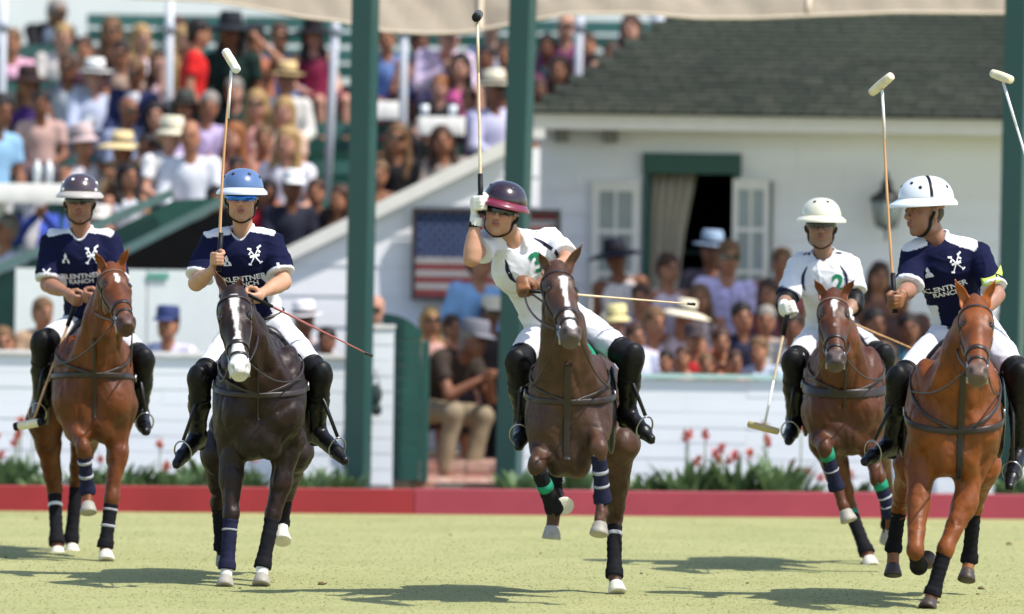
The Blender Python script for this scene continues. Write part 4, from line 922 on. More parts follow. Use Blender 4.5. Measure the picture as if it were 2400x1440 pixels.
def helmet(c, X, Y, Z, dome, brim, under, root, dots=None, stripe=None, k=1.0, fr=1.0, brk=1.0):
    hp = empty('helmet', tuple(c)); hp.parent = root; hp.location = Vector(c) - Vector(ROOT[root.name]); ROOT[hp.name] = np.array(c)
    p = lambda x, y, z: c + k * (x * X + y * Y + z * Z)
    nA, nB = 40, 12; V = []
    def R0(a): return .108, (.130 if math.cos(a) > 0 else .126)
    for i in range(nB + 1):
        e = math.pi / 2 * i / nB
        for j in range(nA):
            a = 2 * math.pi * j / nA; rx, ry = R0(a); q = math.cos(e) ** .85
            V.append(p(rx * q * math.sin(a), ry * q * math.cos(a) - .006, .03 + .104 * math.sin(e) ** .95))
    F = [(i * nA + j, i * nA + (j + 1) % nA, (i + 1) * nA + (j + 1) % nA, (i + 1) * nA + j) for i in range(nB) for j in range(nA)]
    # inside shell so that it is thick
    obj('dome', V, F, dome, hp).modifiers.new('s', 'SOLIDIFY').thickness = .006
    V = []; prof = [(.97, .038), (1.0, .041), (1.12, .033), (1.3, .02), (1.36, .011), (1.35, .002), (1.28, .006), (1.05, .02), (.93, .028)]
    for q, z in prof:
        for j in range(nA):
            a = 2 * math.pi * j / nA; rx, ry = R0(a); f = max(0, math.cos(a))
            qq = 1 + (q - 1) * brk * (1 + .55 * fr * f - .25 * max(0, -math.cos(a))) if q > 1 else q
            V.append(p(rx * qq * math.sin(a), ry * qq * math.cos(a) - .006, z - (.004 * f if q > 1.1 else 0)))
    m = len(prof); F = [(i * nA + j, i * nA + (j + 1) % nA, (i + 1) * nA + (j + 1) % nA, (i + 1) * nA + j) for i in range(m - 5) for j in range(nA)]
    obj('brim', V, F + [((4) * nA + j, 4 * nA + (j + 1) % nA, 5 * nA + (j + 1) % nA, 5 * nA + j) for j in range(nA)], brim, hp)
    V2 = V[5 * nA:]; F2 = [(i * nA + j, i * nA + (j + 1) % nA, (i + 1) * nA + (j + 1) % nA, (i + 1) * nA + j) for i in range(m - 6) for j in range(nA)]
    obj('brim_lining', V2, F2, under, hp)
    # padding between the head and the shell
    V, F = lathe(p(0, -.004, .03), Z, [(-.03, .085), (-.028, .093), (.02, .1), (.05, .095), (.06, .05)], 20, Y, 1.18); obj('padding', V, F, RUB, hp)
    def on(a, e):
        rx, ry = R0(a); q = math.cos(e) ** .85; return p(rx * q * math.sin(a), ry * q * math.cos(a) - .006, .03 + .104 * math.sin(e) ** .95), nrm(p(rx * q * math.sin(a), ry * q * math.cos(a), .104 * math.sin(e)) - c)
    if dots:
        for a, e in dots[1]:
            q, nn = on(R(a), R(e)); V, F = lathe(q - nn * .004, nn, [(0, .0105), (.0125, .0105), (.0145, .005)], 10); obj('vent', V, F, dots[0], hp)
    if stripe:
        pts = [on(R(stripe[1]), R(e)) for e in range(6, 84, 6)]; strap('stripe', [q for q, _ in pts], [n_ for _, n_ in pts], .018, .0095, stripe[0], hp)
    return p

def mallet(name, pts, head_c, head_ax, hl, shaft, headm, tips, root_label, group, grip=0.0, rad=.009, hr=.026, mid=None):
    root = empty('polo_mallet', tuple(pts[0]), root_label, 'mallet', group)
    n = 14; a = np.array(pts[0]); b = np.array(pts[1])
    L = [a + (b - a) * t + (np.array(mid) * 4 * t * (1 - t) if mid is not None else 0) for t in np.linspace(0, 1, n)]
    MB().tube(L, list(np.linspace(rad * 1.05, rad * .7, n)), 8).build('shaft', shaft, root, True)
    ax = nrm(head_ax); c = np.array(head_c)
    prof = [(-hl / 2, hr * .55), (-hl / 2 + .004, hr * .92), (-hl * .3, hr), (0, hr * 1.06), (hl * .3, hr), (hl / 2 - .004, hr * .92), (hl / 2, hr * .55)]
    V, F = lathe(c, ax, prof, 14); hd = obj('mallet_head', V, F, headm, root)
    for s in (-1, 1):
        if tips:
            V, F = lathe(c, ax * s, [(hl * .34, hr * .9), (hl * .345, hr * 1.04), (hl / 2 - .002, hr * .98), (hl / 2 + .002, hr * .5)], 14); obj('end_band', V, F, tips, hd)
    d = nrm(b - a)
    MB().tube([a - d * .03, a + d * (.2 + grip)], [.0165, .0145], 8).build('handle', TAPEB, root, True)
    MB().tube([b - d * .3, b - d * .015], [rad * .85, rad * .95], 8).build('tape', TAPEW if tips != TAPEB else shaft, root, True)
    return root

def build_rider(S, HBi):
    D = HBi['D']; Q = lambda p: P(p[0], p[1], D + p[2])
    SL, SR_, EL, ER, WL, WR_, C, Pv, N, Hd = (Q(S[k]) for k in ('sl', 'sr', 'el', 'er', 'wl', 'wr', 'chest', 'pel', 'neck', 'head'))
    root = empty('person', tuple(np.array([Pv[0], Pv[1], Pv[2] - .12])), S['label'], 'rider', 'polo riders')
    X = nrm(SR_ - SL); U = nrm(N - Pv); Fw = nrm(np.cross(X, U)); X = np.cross(U, Fw)
    # ---- the jersey
    J = Sdf(); w = S.get('bw', 1.0)
    waist = Pv * .72 + C * .28
    fl = (Fw, .72)
    J.rc(waist, C, .145 * w, .168 * w, .06, fl=fl); J.el(C + U * .04, (.185 * w, .125, .17), np.array([X, Fw, U]), .05)
    J.rc(SL + X * .03 - U * .02, SR_ - X * .03 - U * .02, .068, .068, .06); J.rc(N - U * .03, SL + X * .03, .06, .062, .05); J.rc(N - U * .03, SR_ - X * .03, .06, .062, .05)
    J.rc(Pv - U * .02, waist, .163 * w, .15 * w, .05, fl=fl, cap=True)
    sl = []
    for Sh, E, st in ((SL, EL, S.get('stl', .86)), (SR_, ER, S.get('str', .86))):
        end = Sh + (E - Sh) * st; sl.append((Sh, E, end)); J.rc(Sh, end, .066, .074, .045, cap=True)
        J.rc(Sh + (end - Sh) * .3, end, .060, .076, .02, cap=True)
    J.rc(N + U * .015, N + U * .14, .066, .06, .01, op='s')
    J.rc(N + U * .02 + Fw * .05, N - U * .035 + Fw * .1, .05, .025, .02, op='s')
    V, F = J.mesh(.0072)
    V = wobble(V, F, .016, 5.5, (1, 1, .55), S['D0']); V = wobble(V, F, .006, 14, (1, 1, .6), S['D0'] + 3)
    V = wobble(V, F, .006, 4.6, (1.6, 1, .8), S['D0'] + 13, 6); V = wobble(V, F, .0045, 6.5, (.7, 1, 1.7), S['D0'] + 23, 6)
    rel = V - N; u, v, f_ = rel @ X, rel @ U, rel @ Fw
    navy, white = np.array([.0075, .009, .034]), np.array([.66, .66, .69])
    Cc = np.tile(navy if S['team'] == 'navy' else white, (len(V), 1))
    arm = []
    for (Sh, E, end) in sl:
        ax = nrm(end - Sh); t = (V - Sh) @ ax; L = np.linalg.norm(end - Sh); dd = np.linalg.norm(V - Sh - t[:, None] * ax, axis=1)
        arm.append((t, L, dd))
    if S['team'] == 'navy':
        for (Sh, E, end), (t, L, dd) in zip(sl, arm):
            Cc[(t > L - .013) & (dd < .12)] = white
            s = np.sign((Sh - N) @ X); sh = (Sh - N) @ U
            uu = u * s; line = np.interp(uu, [.0, .055, .2, .23], [.12, .022, sh + .038, sh + .06]); Cc[(uu > .05) & (uu < .225) & (v > line) & (t < L * .5)] = white
            if s in S.get('side', (-1, 1)):
                Cc[(uu > .095 + (v + .33) * -.12) & (v < -.34) & (f_ > -.2)] = white
    jer = obj('jersey', V, F, JER, root, cols=Cc)
    bvh = BVHTree.FromPolygons([tuple(x) for x in V], [tuple(x) for x in F])
    O0 = ROOT[root.name]
    def drop(pts, D0=None, off=.0025, back=.5):
        D0 = -Fw if D0 is None else np.array(D0); out = []; ns = []
        for q in pts:
            h = bvh.ray_cast(Vector(q - D0 * back), Vector(D0), back + .5)
            if h[0] is None: out.append(np.array(q)); ns.append(-D0)
            else:
                nn = np.array(h[1]); nn = nn if nn @ -D0 > 0 else -nn; out.append(np.array(h[0]) - D0 * (off + .001)); ns.append(nn)
        return np.array(out), np.array(ns)
    def decal(name, body, c, size, m, ux=None, uu=None, D0=None, bold=.0, sx=1.0):
        ux = X if ux is None else nrm(ux); uu = U if uu is None else nrm(uu)
        TV, TF = text_mesh(body, size, bold=bold); W = np.array(c) + TV[:, :1] * sx * ux + TV[:, 1:2] * uu
        obj(name, drop(W, D0)[0], TF, m, jer, False)
    def poly(name, pts2, c, m, ux=None, uu=None, D0=None, sub=5):
        ux = X if ux is None else ux; uu = U if uu is None else uu
        n = len(pts2); P2 = np.array(pts2, float)
        W = [np.array(c) + p[0] * ux + p[1] * uu for p in P2]; obj(name, drop(W, D0)[0], [tuple(range(n))], m, jer, False)
    # collar
    an = np.linspace(-math.pi, math.pi, 30); rad = .075
    cp = np.array([N + X * .074 * math.sin(a) + Fw * (.07 * math.cos(a)) + U * (.035 - .06 * max(0, math.cos(a)) ** 3) for a in an])
    if S['team'] == 'navy':
        MB().tube(cp, .0095, 6, False).build('collar', WHITEP, jer, True)
    else:
        cp2 = np.array([N + X * .088 * math.sin(a) + Fw * (.088 * math.cos(a)) + U * (.02 - .085 * max(0, math.cos(a)) ** 3) for a in an])
        Vc = np.concatenate([cp + U * .006, cp2]); n = len(cp); o = obj('collar', Vc, [(i, i + 1, n + i + 1, n + i) for i in range(n - 1)], WHITEP, jer); o.modifiers.new('s', 'SOLIDIFY').thickness = .005
    ch = N - U * .155
    if S['team'] == 'navy':
        k = S.get('pk', 1.0)
        decal('lettering', 'KLENTNER', ch - U * .075 + X * S.get('px', 0.0), .047 * k, WHITEP, bold=.0012, sx=1.12); decal('lettering', 'RANCH', ch - U * .113 + X * S.get('px', .0), .042 * k, WHITEP, bold=.001, sx=1.1)
        # crossed-mallet emblem
        ec = ch + U * .055 + X * .085
        def stroke(a, b, w, c, uu_=None):
            a = np.array(a, float); b = np.array(b, float); e = nrm(np.array([-(b - a)[1], (b - a)[0]])) * w / 2; W = []; uq = U if uu_ is None else uu_
            for t in np.linspace(0, 1, 8): p_ = a + (b - a) * t; W += [c + (p_ + e)[0] * X + (p_ + e)[1] * uq, c + (p_ - e)[0] * X + (p_ - e)[1] * uq]
            obj('emblem', drop(c + (np.array(W) - c) * .8, None, .004)[0], [(2 * i, 2 * i + 1, 2 * i + 3, 2 * i + 2) for i in range(7)], WHITEP, jer, False)
        for a_, b_, w_ in (((-.036, -.055), (.034, .052), .008), ((.036, -.055), (-.034, .052), .008), ((-.048, .058), (-.02, .048), .013), ((.048, .058), (.02, .048), .013), ((-.034, .0), (.034, .0), .017), ((-.05, -.05), (-.028, -.06), .012), ((.05, -.05), (.028, -.06), .012), ((-.04, .015), (-.028, .03), .012), ((.04, .015), (.028, .03), .012)): stroke(a_, b_, w_, ec)
        ec = ch + U * .045 - X * .085
        q = [(-.026, -.03), (.026, -.03), (.022, -.012), (.008, .002), (.011, .014), (0, .034), (-.011, .014), (-.008, .002), (-.022, -.012)]; poly('crest', q, ec, WHITEP)
        q = [(-.008, -.022), (.008, -.022), (.004, -.006), (-.004, -.006)]; poly('crest', np.array(q), ec + Fw * .002, NAVYP)
        # sleeves: number and small emblem
        if S.get('num'):
            m_ = SR_ + (ER - SR_) * .58; decal('number', S['num'], m_ + X * .015, .1, WHITEP, ux=nrm(X - .0 * Fw), uu=nrm(SR_ - ER), bold=.003)
        m_ = SL + (EL - SL) * .62; uq = nrm(SL - EL)
        for a_, b_, w_ in (((-.03, -.03), (.03, .03), .012), ((.03, -.03), (-.03, .03), .012), ((-.02, .0), (.02, .0), .016)): stroke(a_, b_, w_, m_, uq)
    else:
        for s in (-1, 1):
            pts = [N + X * s * .105 - U * .02, N + X * s * .135 - U * .07, N + X * s * .14 - U * .12, N + X * s * .128 - U * .165]
            pts = np.array([np.interp(np.linspace(0, 3, 12), range(4), [p[i] for p in pts]) for i in range(3)]).T
            Y, nn = drop(pts, None, .0005); wv = np.sin(np.linspace(.25, math.pi - .15, 12)) * .010
            VV = []; 
            for i in range(12): VV += [Y[i] - X * wv[i], Y[i] + X * wv[i]]
            VV = drop(VV, None, .003)[0]; obj('piping', VV, [(2 * i, 2 * i + 1, 2 * i + 3, 2 * i + 2) for i in range(11)], NAVYP, jer, False)
            sh = (SL if s < 0 else SR_); q = [(-.03, -.008), (-.012, .014), (.03, .012), (.014, -.012)]; poly('piping', q, N + (sh - N) * .62 + U * .03, NAVYP, D0=-(Fw * .75 + U * .65))
        decal('number', S['num'], ch + U * S.get('nv', .03) + X * S.get('nu', .085), S.get('ns', .15), GREENP, bold=.005)
        decal('number', S['num'], SR_ + (ER - SR_) * .62 + X * .02, .05, mat('grey print', (.35, .36, .38), .7, bump=0), uu=nrm(SR_ - ER))
    if S.get('band'):
        c0_ = SR_ + (ER - SR_) * .5 + X * .02; W = []; uq = nrm(SR_ - ER) * .9 + X * .1
        for t in np.linspace(-1, 1, 9): W += [c0_ + X * t * .062 + uq * (.034 + .004 * t), c0_ + X * t * .062 - uq * (.034 - .004 * t)]
        o = obj('arm_patch', drop(W, None, .009)[0], [(2 * i, 2 * i + 1, 2 * i + 3, 2 * i + 2) for i in range(8)], LIME, jer); o.modifiers.new('s', 'SOLIDIFY').thickness = .006
    if S.get('cuffband'):
        a = sl[0][2]; d = nrm(sl[0][1] - sl[0][0]); V2, F2 = lathe(a - d * .012, d, [(0, .07), (.001, .079), (.03, .079), (.031, .07)], 20); obj('cuff', V2, F2, NAVYP, jer)
    # ---- skin body (one continuous figure)
    B = Sdf(); B.rc(Pv, C, .12, .14, .05, fl=fl); B.rc(SL + X * .05 - U * .03, SR_ - X * .05 - U * .03, .045, .045, .04); B.rc(N - U * .06, Hd - (Hd - N) * .25, .062, .056, .03); B.el(Pv, .12, k=.05)
    hc = empty  # noqa
    Yh = nrm(S['look']); Zh = nrm(np.array(S.get('hup', (0, 0, 1.0)))); Yh = nrm(Yh - Zh * (Yh @ Zh) * S.get('lk', 1.0)); Xh = np.cross(Yh, Zh); Zh = np.cross(Xh, Yh)
    kH = S.get('hk', 1.16)
    head_prims(B, Hd, Xh, Yh, Zh, kH)
    hands = []; gl = []
    for side, (Sh, E, Wr) in (('l', (SL, EL, WL)), ('r', (SR_, ER, WR_))):
        Hn = S['hand' + side]      # centre, handle dir, knuckle dir, palm-to-handle dir
        O = Q(Hn[0]); h, f, n = (nrm(x) for x in Hn[1:4])
        B.rc(Sh + (E - Sh) * .12, E, .045, .041, .03); B.rc(E, Wr, .044, .029, .03, ); B.rc(E * .75 + Wr * .25, E * .45 + Wr * .55, .047, .036, .03)
        hp = hand_prims(O, h, f, n, Wr); B.p += hp.p
        if S.get('gl' + side):
            G = hand_prims(O, h, f, n, Wr, gr=.0032); d = nrm(Wr - O); G.rc(Wr + (O - Wr) * .25, Wr + (E - Wr) * .16, .034, .036, .015, cap=True)
            V2, F2 = G.mesh(.0055); obj('glove', V2, F2, S['gl' + side], root)
        hands.append(O)
        if S.get('guard' + side):
            V2, F2 = lathe(E + (Sh - E) * .16, nrm(Wr - Sh), [(-.0, .03), (.001, .058), (.05, .066), (.11, .06), (.14, .052), (.141, .03)], 16); obj('elbow_guard', V2, F2, PADM, root)
        if S.get('wb' + side):
            d = nrm(E - Wr); V2, F2 = lathe(Wr + d * .0, d, [(0, .02), (.001, .036), (.035, .038), (.036, .02)], 14); obj('wristband', V2, F2, TAPEB, root)
    legs = []
    for side in 'lr':
        Hp = Pv + X * (.09 if side == 'r' else -.09) - U * .03; Kn, An, To = (Q(S[k + side]) for k in ('kn', 'an', 'to'))
        B.rc(Hp, Kn, .085, .055, .04); B.rc(Kn, An, .042, .024, .02); B.rc(An, An * .5 + To * .5 - np.array([0, 0, .02]), .026, .012, .02); legs.append((Hp, Kn, An, To))
    V, F = B.mesh(.0068)
    sk = np.array(S.get('skin', (.42, .215, .135))); Cs = np.tile(sk, (len(V), 1))
    r = (V - Hd) / kH; hx, hy, hz = r @ Xh, r @ Yh, r @ Zh
    def spot(c, rad, col, k):
        nonlocal Cs
        d = np.sqrt((((hx - c[0]) / rad[0]) ** 2 + ((hy - c[1]) / rad[1]) ** 2 + ((hz - c[2]) / rad[2]) ** 2)); m = np.clip((1.15 - d) / .4, 0, 1)[:, None] * k; Cs = Cs * (1 - m) + np.array(col) * m
    beard = S.get('beard', .25)
    spot((0, .05, -.085), (.075, .07, .045), sk * .35, beard)
    for s in (-1, 1): spot((s * .036, .08, -.02), (.024, .04, .022), sk * np.array([1.1, .8, .75]), .5); spot((s * .03, .09, .027), (.022, .03, .006), (.03, .018, .012), .8); spot((s * .03, .09, .004), (.02, .03, .011), sk * .35, .5)
    spot((0, .1, -.057), (.026, .03, .014), (.32, .1, .08), .8); spot((0, .1, -.0565), (.02, .03, .003), (.06, .015, .012), .9)
    spot((0, .11, -.024), (.014, .03, .012), sk * np.array([1.1, .85, .8]), .6)
    obj('body', V, F, SKIN, root, cols=Cs)
    # hair below the helmet
    HS = Sdf(); A = np.array([Xh, Yh, Zh]); HS.el(Hd - Yh * .03 + Zh * .0, (.081, .085, .085), A, .01); HS.bx(Hd + Yh * .1, (.12, .085, .2), A, .02, .01, 's'); V2, F2 = HS.mesh(.008); V2 = wobble(V2, F2, .005, 60)
    obj('hair', V2, F2, mat('brown hair', (.035, .02, .012), .5, .4, var=.3, scale=60, bump=.5, stretch=(1, 1, .2)), root)
    p = helmet(Hd + Zh * .028 - Yh * .004, Xh, Yh, Zh, *S['helm'], root, k=S.get('hek', 1.13), dots=S.get('dots'), stripe=S.get('stripe'), fr=S.get('fr', 1), brk=S.get('brk', .68))
    # chin strap
    hsdf = Sdf(); head_prims(hsdf, Hd, Xh, Yh, Zh, kH)
    q = lambda x, y, z: Hd + kH * (x * Xh + y * Yh + z * Zh)
    an = np.linspace(-math.pi * .98, 0, 26); O = np.array([q(.2 * math.cos(a), .0 + .055 * math.sin(-a) ** 1.0, .04 + .26 * math.sin(a)) for a in an]); Dr = np.array([q(0, .01, -.02) for _ in an]) - O
    Y = hsdf.march(O, Dr, 40, .002); strap('chin_strap', Y, hsdf.grad(Y), .02, .006, TAPEB, root)
    if S.get('goggles', 'dark'):
        gm = Sdf(); a0, a1 = (-70, 70); V = []; n = 23
        for i in range(n):
            a = R(a0 + (a1 - a0) * i / (n - 1)); hgt = .019 * (1 - .35 * abs(math.sin(a)) ** 3) * (1 - .35 * math.exp(-(a / .16) ** 2)) ; dz = -.004 * math.exp(-(a / .16) ** 2)
            for z in (-1, -.5, 0, .5, 1):
                rr = .079 + .005 * (1 - z * z)
                V.append(q(rr * math.sin(a) * 1.02, .022 + (rr + .004) * math.cos(a) * 1.0, .008 + z * hgt + .003 - dz * (z < 0) * -3))
        F = [(i * 5 + j, i * 5 + j + 1, (i + 1) * 5 + j + 1, (i + 1) * 5 + j) for i in range(n - 1) for j in range(4)]
        lens = S.get('lens', LENS); o = obj('sunglasses', V, F, lens, root); o.modifiers.new('s', 'SOLIDIFY').thickness = .003
        MB().tube([V[i * 5 + 4] for i in range(n)], .003, 6).build('frame', RUB, o, True)
        for s, ii in ((-1, 0), (1, n - 1)): MB().tube([V[ii * 5 + 3], q(s * .082, -.02, .012)], .0035, 6).build('temple', RUB, o, True)
    # ---- breeches, boots, guards, stirrups
    T = Sdf(); T.el(Pv - U * .01, (.15 * w, .125, .11), np.array([X, Fw, U]), .05)
    for (Hp, Kn, An, To) in legs:
        T.rc(Hp, Kn, .105, .056, .05, cap=False); T.rc(Hp * .6 + Kn * .4, Kn, .087, .054, .03)
    V2, F2 = T.mesh(.012); V2 = wobble(V2, F2, .010, 9, (1, 1, 1), S['D0'] + 7); V2 = wobble(V2, F2, .005, 6, (1, 1, 1.5), S['D0'] + 31, 6); obj('breeches', V2, F2, BREECH, root)
    MB().tube([waist * .42 + Pv * .58 + (X * math.sin(a) * .166 * w + Fw * math.cos(a) * .125) for a in np.linspace(0, 2 * math.pi, 25)], .012, 6, False).build('belt', LEATHER, root, True)
    for (Hp, Kn, An, To), nm in zip(legs, ('left', 'right')):
        up = nrm(Kn - An); tdir = nrm(To - An); fw = nrm(np.array([tdir[0] * .9, tdir[1] if abs(tdir[1]) > .05 else -.3, 0])); sd = nrm(np.cross(fw, up)); fw = np.cross(up, sd)
        BT = Sdf(); thd = nrm(Hp - Kn)
        BT.rc(Kn + thd * .09, Kn, .072, .07, .03, cap=True); BT.rc(Kn, An * .45 + Kn * .55, .068, .063, .03); BT.rc(An * .45 + Kn * .55, An, .062, .046, .03)
        heel = An - up * .055 - fw * .025; BT.rc(An, heel, .045, .04, .03); ball = An + (To - An) * .72; BT.rc(An - up * .0, ball, .05, .04, .03); BT.rc(ball, To, .038, .028, .02); BT.rc(heel, ball, .034, .034, .02)
        V2, F2 = BT.mesh(.0105); V2 = wobble(V2, F2, .005, 22, (1, 1, 1.6), S['D0']); bo = obj('boot', V2, F2, BOOT, root)
        so = Sdf(); n2 = nrm(np.cross(np.cross(nrm(To - heel), up), nrm(To - heel))); dn = -n2 if n2 @ up > 0 else n2
        so.rc(heel + dn * .03, heel + dn * .045, .036, .034, .005, cap=True); so.rc(ball + dn * .026, To + dn * .018, .036, .024, .01, fl=(dn, .35)); V2, F2 = so.mesh(.008); obj('sole', V2, F2, RUB, bo)
        KG = Sdf(); kc = Kn + fw * .022 + up * .015; A3 = np.array([sd, fw, up]); KG.el(kc - up * .01, (.074, .062, .1), A3, .02); KG.rc(Kn, Kn + thd * .12, .077, .0765, .014, cap=True); KG.el(kc - up * .11, (.055, .05, .09), A3, .03)
        V2, F2 = KG.mesh(.0105); V2 = wobble(V2, F2, .003, 30); kg = obj('knee_guard', V2, F2, PADM, root)
        for dz, rr in ((-.14, .069), (-.2, .066)):
            V2, F2 = lathe(Kn + up * dz * (1 if dz < 0 else .8) + (thd * .03 if dz > 0 else 0), up, [(0, rr * .9), (.001, rr), (.018, rr), (.019, rr * .9)], 18); obj('guard_strap', V2, F2, TAPEB, kg)
        V2, F2 = lathe(Kn + thd * .085, thd, [(0, .07), (.001, .0815), (.024, .0815), (.025, .07)], 20); obj('guard_strap', V2, F2, TAPEB, kg)
        # stirrup
        st = MB(); c0 = ball + up * .03; pts = []
        for a in np.linspace(-.2 * math.pi, 1.2 * math.pi, 19): pts.append(c0 + sd * .056 * math.cos(a) + up * (.07 * math.sin(a)))
        st.tube(pts, .0052, 8); st.tube([pts[0], pts[-1]], .011, 8); stirrup = st.build('stirrup', STEEL, root, True)
        tp = c0 + up * .08; LTn = MB(); LTn.tube([tp, tp + (Kn - tp) * .5 + (Pv - Kn) * .06, Kn + (Pv - Kn) * .3 - up * .02], [.011, .012, .012], 6); LTn.build('stirrup_leather', BLACKL, root, True)
    return dict(root=root, hands=hands, q=q, X=X, U=U, Fw=Fw, D=D)

def pm(n, c, rough=.25, coat=.4, **k): return mat(n, c, rough, .5, coat=coat, var=.05, bump=.08, **k)
NAVYU = mat('dark brim lining', (.012, .014, .022), .5, .4, var=.1)
RIDERS = [
 dict(D0=1.0, team='navy', num='3', side=(), label='rider in navy jersey with brown helmet at the far left, hands low on the reins',
      helm=(pm('brown helmet shell', (.05, .032, .038)), pm('tan brim', (.38, .35, .32), .4), NAVYU), dots=(WHITEP, [(-25, 42), (25, 42), (-70, 30), (70, 30), (-55, 8), (55, 8)]),
      head=(187, 475, .62), neck=(190, 548, .68), chest=(198, 625, .68), pel=(213, 752, .84), sl=(120, 562, .72), sr=(262, 562, .68), el=(112, 668, .62), er=(275, 672, .55),
      wl=(160, 688, .38), wr=(232, 692, .36), look=(.02, -1, -.05), skin=(.30, .14, .085), beard=.45,
      handl=((180, 700, .3), (.25, -.3, .9), (.7, -.7, -.1), (.3, .7, .2)), handr=((210, 694, .26), (.1, -.3, .9), (-.7, -.7, 0), (-.2, .8, 0)),
      knl=(98, 806, .42), anl=(96, 950, .6), tol=(84, 990, .32), knr=(336, 846, .42), anr=(330, 970, .6), tor=(342, 1012, .3)),
 dict(D0=2.0, team='navy', num='1', label='rider in navy jersey with blue helmet and mirrored sunglasses holding a mallet upright',
      helm=(pm('blue helmet shell', (.08, .14, .29)), pm('pale blue brim', (.5, .56, .68), .35), NAVYU), dots=(NAVYU, [(-30, 45), (30, 45), (-75, 35), (75, 35)]),
      head=(567, 468, .62), neck=(567, 547, .7), chest=(576, 625, .7), pel=(603, 752, .85), sl=(498, 562, .72), sr=(640, 560, .68), el=(460, 664, .55), er=(664, 662, .56),
      wl=(498, 634, .33), wr=(612, 688, .3), look=(-.02, -1, -.04), skin=(.47, .25, .155), beard=.3, lens='mirror', stl=.84, str=.78,
      handl=((512, 607, .28), (.06, -.04, 1), (-.15, -.9, 0), (.9, -.2, 0)), handr=((588, 694, .25), (.2, -.4, .85), (-.8, -.6, 0), (-.2, .8, 0)),
      knl=(470, 888, .42), anl=(464, 1022, .62), tol=(414, 1088, .36), knr=(748, 880, .42), anr=(744, 1012, .62), tor=(808, 1080, .36)),
 dict(D0=3.0, team='white', num='3', label='rider in white jersey and dark maroon helmet leaning over with his mallet arm raised', fr=.5, nu=.035, nv=.03, ns=.17,
      helm=(pm('maroon helmet shell', (.022, .011, .018)), pm('crimson brim', (.15, .01, .03), .35), pm('maroon lining', (.08, .006, .018), .4)), dots=(NAVYU, [(-30, 45), (60, 40)]),
      head=(1176, 500, .3), neck=(1196, 566, .5), chest=(1232, 630, .58), pel=(1292, 750, .85), sl=(1142, 568, .42), sr=(1290, 562, .66), el=(1106, 606, .2), er=(1330, 612, .42),
      wl=(1114, 520, .22), wr=(1262, 672, .15), look=(-.25, -1, -.22), hup=(.22, 0, 1), skin=(.44, .23, .14), beard=.15, stl=.5, str=.8,
      handl=((1126, 476, .2), (-.04, -.02, 1), (.1, -.95, .0), (.9, .2, 0)), handr=((1230, 678, .1), (.9, -.2, .25), (-.1, -.5, -.8), (.1, .8, 0)),
      gll='whiteglove', glr='tanglove', wbl=1,
      knl=(1213, 850, .42), anl=(1226, 990, .62), tol=(1216, 1046, .34), knr=(1478, 838, .5), anr=(1470, 968, .7), tor=(1526, 1030, .5)),
 dict(D0=4.0, team='white', num='2', label='rider in white jersey and cream helmet with his mallet pointing down', cuffband=1, brk=.85,
      helm=(pm('cream helmet shell', (.62, .6, .47)), pm('cream brim', (.62, .6, .47), .35), pm('dark cream lining', (.2, .19, .14), .5)), dots=(NAVYU, [(-28, 50), (28, 50)]),
      head=(1924, 532, .6), neck=(1930, 602, .68), chest=(1936, 672, .68), pel=(1946, 780, .85), sl=(1872, 618, .72), sr=(1992, 616, .7), el=(1842, 706, .58), er=(2006, 706, .56),
      wl=(1836, 716, .36), wr=(1984, 736, .38), look=(-.04, -1, -.12), skin=(.27, .15, .1), beard=.3, stl=.82, str=.74, bw=.92,
      handl=((1850, 722, .3), (.3, -.1, -1), (.4, -.9, -.1), (.8, .4, .2)), handr=((1966, 744, .32), (.2, -.4, .85), (-.8, -.6, 0), (-.2, .8, 0)),
      gll='whiteglove', glr='whiteglove', guardl=1, guardr=1,
      knl=(1858, 850, .45), anl=(1862, 986, .65), tol=(1848, 1034, .38), knr=(2070, 838, .45), anr=(2072, 980, .65), tor=(2096, 1040, .4)),
 dict(D0=5.0, team='navy', num='2', label='rider in navy jersey and white helmet looking left, lime band on his sleeve', band=1, side=(-1,), pk=1.02, px=-.02, brk=.62, hek=1.28, hk=1.22,
      helm=(pm('white helmet shell', (.62, .66, .72)), pm('white brim', (.66, .69, .74), .3), pm('grey lining', (.3, .32, .36), .4)), dots=(NAVYU, [(-20, 44), (-48, 30), (-118, 30), (30, 35)]), stripe=(TAPEB, -72), fr=1.5,
      head=(2168, 496, .62), neck=(2196, 566, .72), chest=(2216, 640, .72), pel=(2256, 762, .88), sl=(2138, 590, .72), sr=(2296, 590, .7), el=(2128, 682, .5), er=(2336, 692, .5),
      wl=(2112, 690, .3), wr=(2290, 742, .3), look=(-.86, -.52, -.1), hup=(-.05, 0, 1), skin=(.3, .15, .1), beard=.3, goggles=0, stl=.86, str=.84,
      handl=((2096, 706, .26), (.0, -.1, 1), (-.15, -.95, 0), (-.7, -.3, 0)), handr=((2262, 752, .25), (.2, -.4, .85), (-.8, -.6, 0), (-.2, .8, 0)),
      gll='tanglove', glr='tanglove',
      knl=(2108, 892, .42), anl=(2088, 1040, .62), tol=(2028, 1082, .4), knr=(2392, 884, .42), anr=(2388, 1060, .65), tor=(2366, 1140, .35)),
]
GL = {'whiteglove': mat('white glove', (.68, .66, .6), .6, var=.1, bump=.3, bscale=60), 'tanglove': mat('orange and black glove', (.2, .08, .03), .5, var=.6, scale=30, bump=.3, bscale=60)}
MIR = mat('blue mirror lens', (.02, .16, .75), .18, .9, metal=.75, var=.3, scale=18, bump=0)
RB = []
for S, hb in zip(RIDERS, HB):
    for k in ('gll', 'glr'):
        if S.get(k): S[k] = GL[S[k]]
    if S.get('lens') == 'mirror': S['lens'] = MIR
    RB.append(build_rider(S, hb))
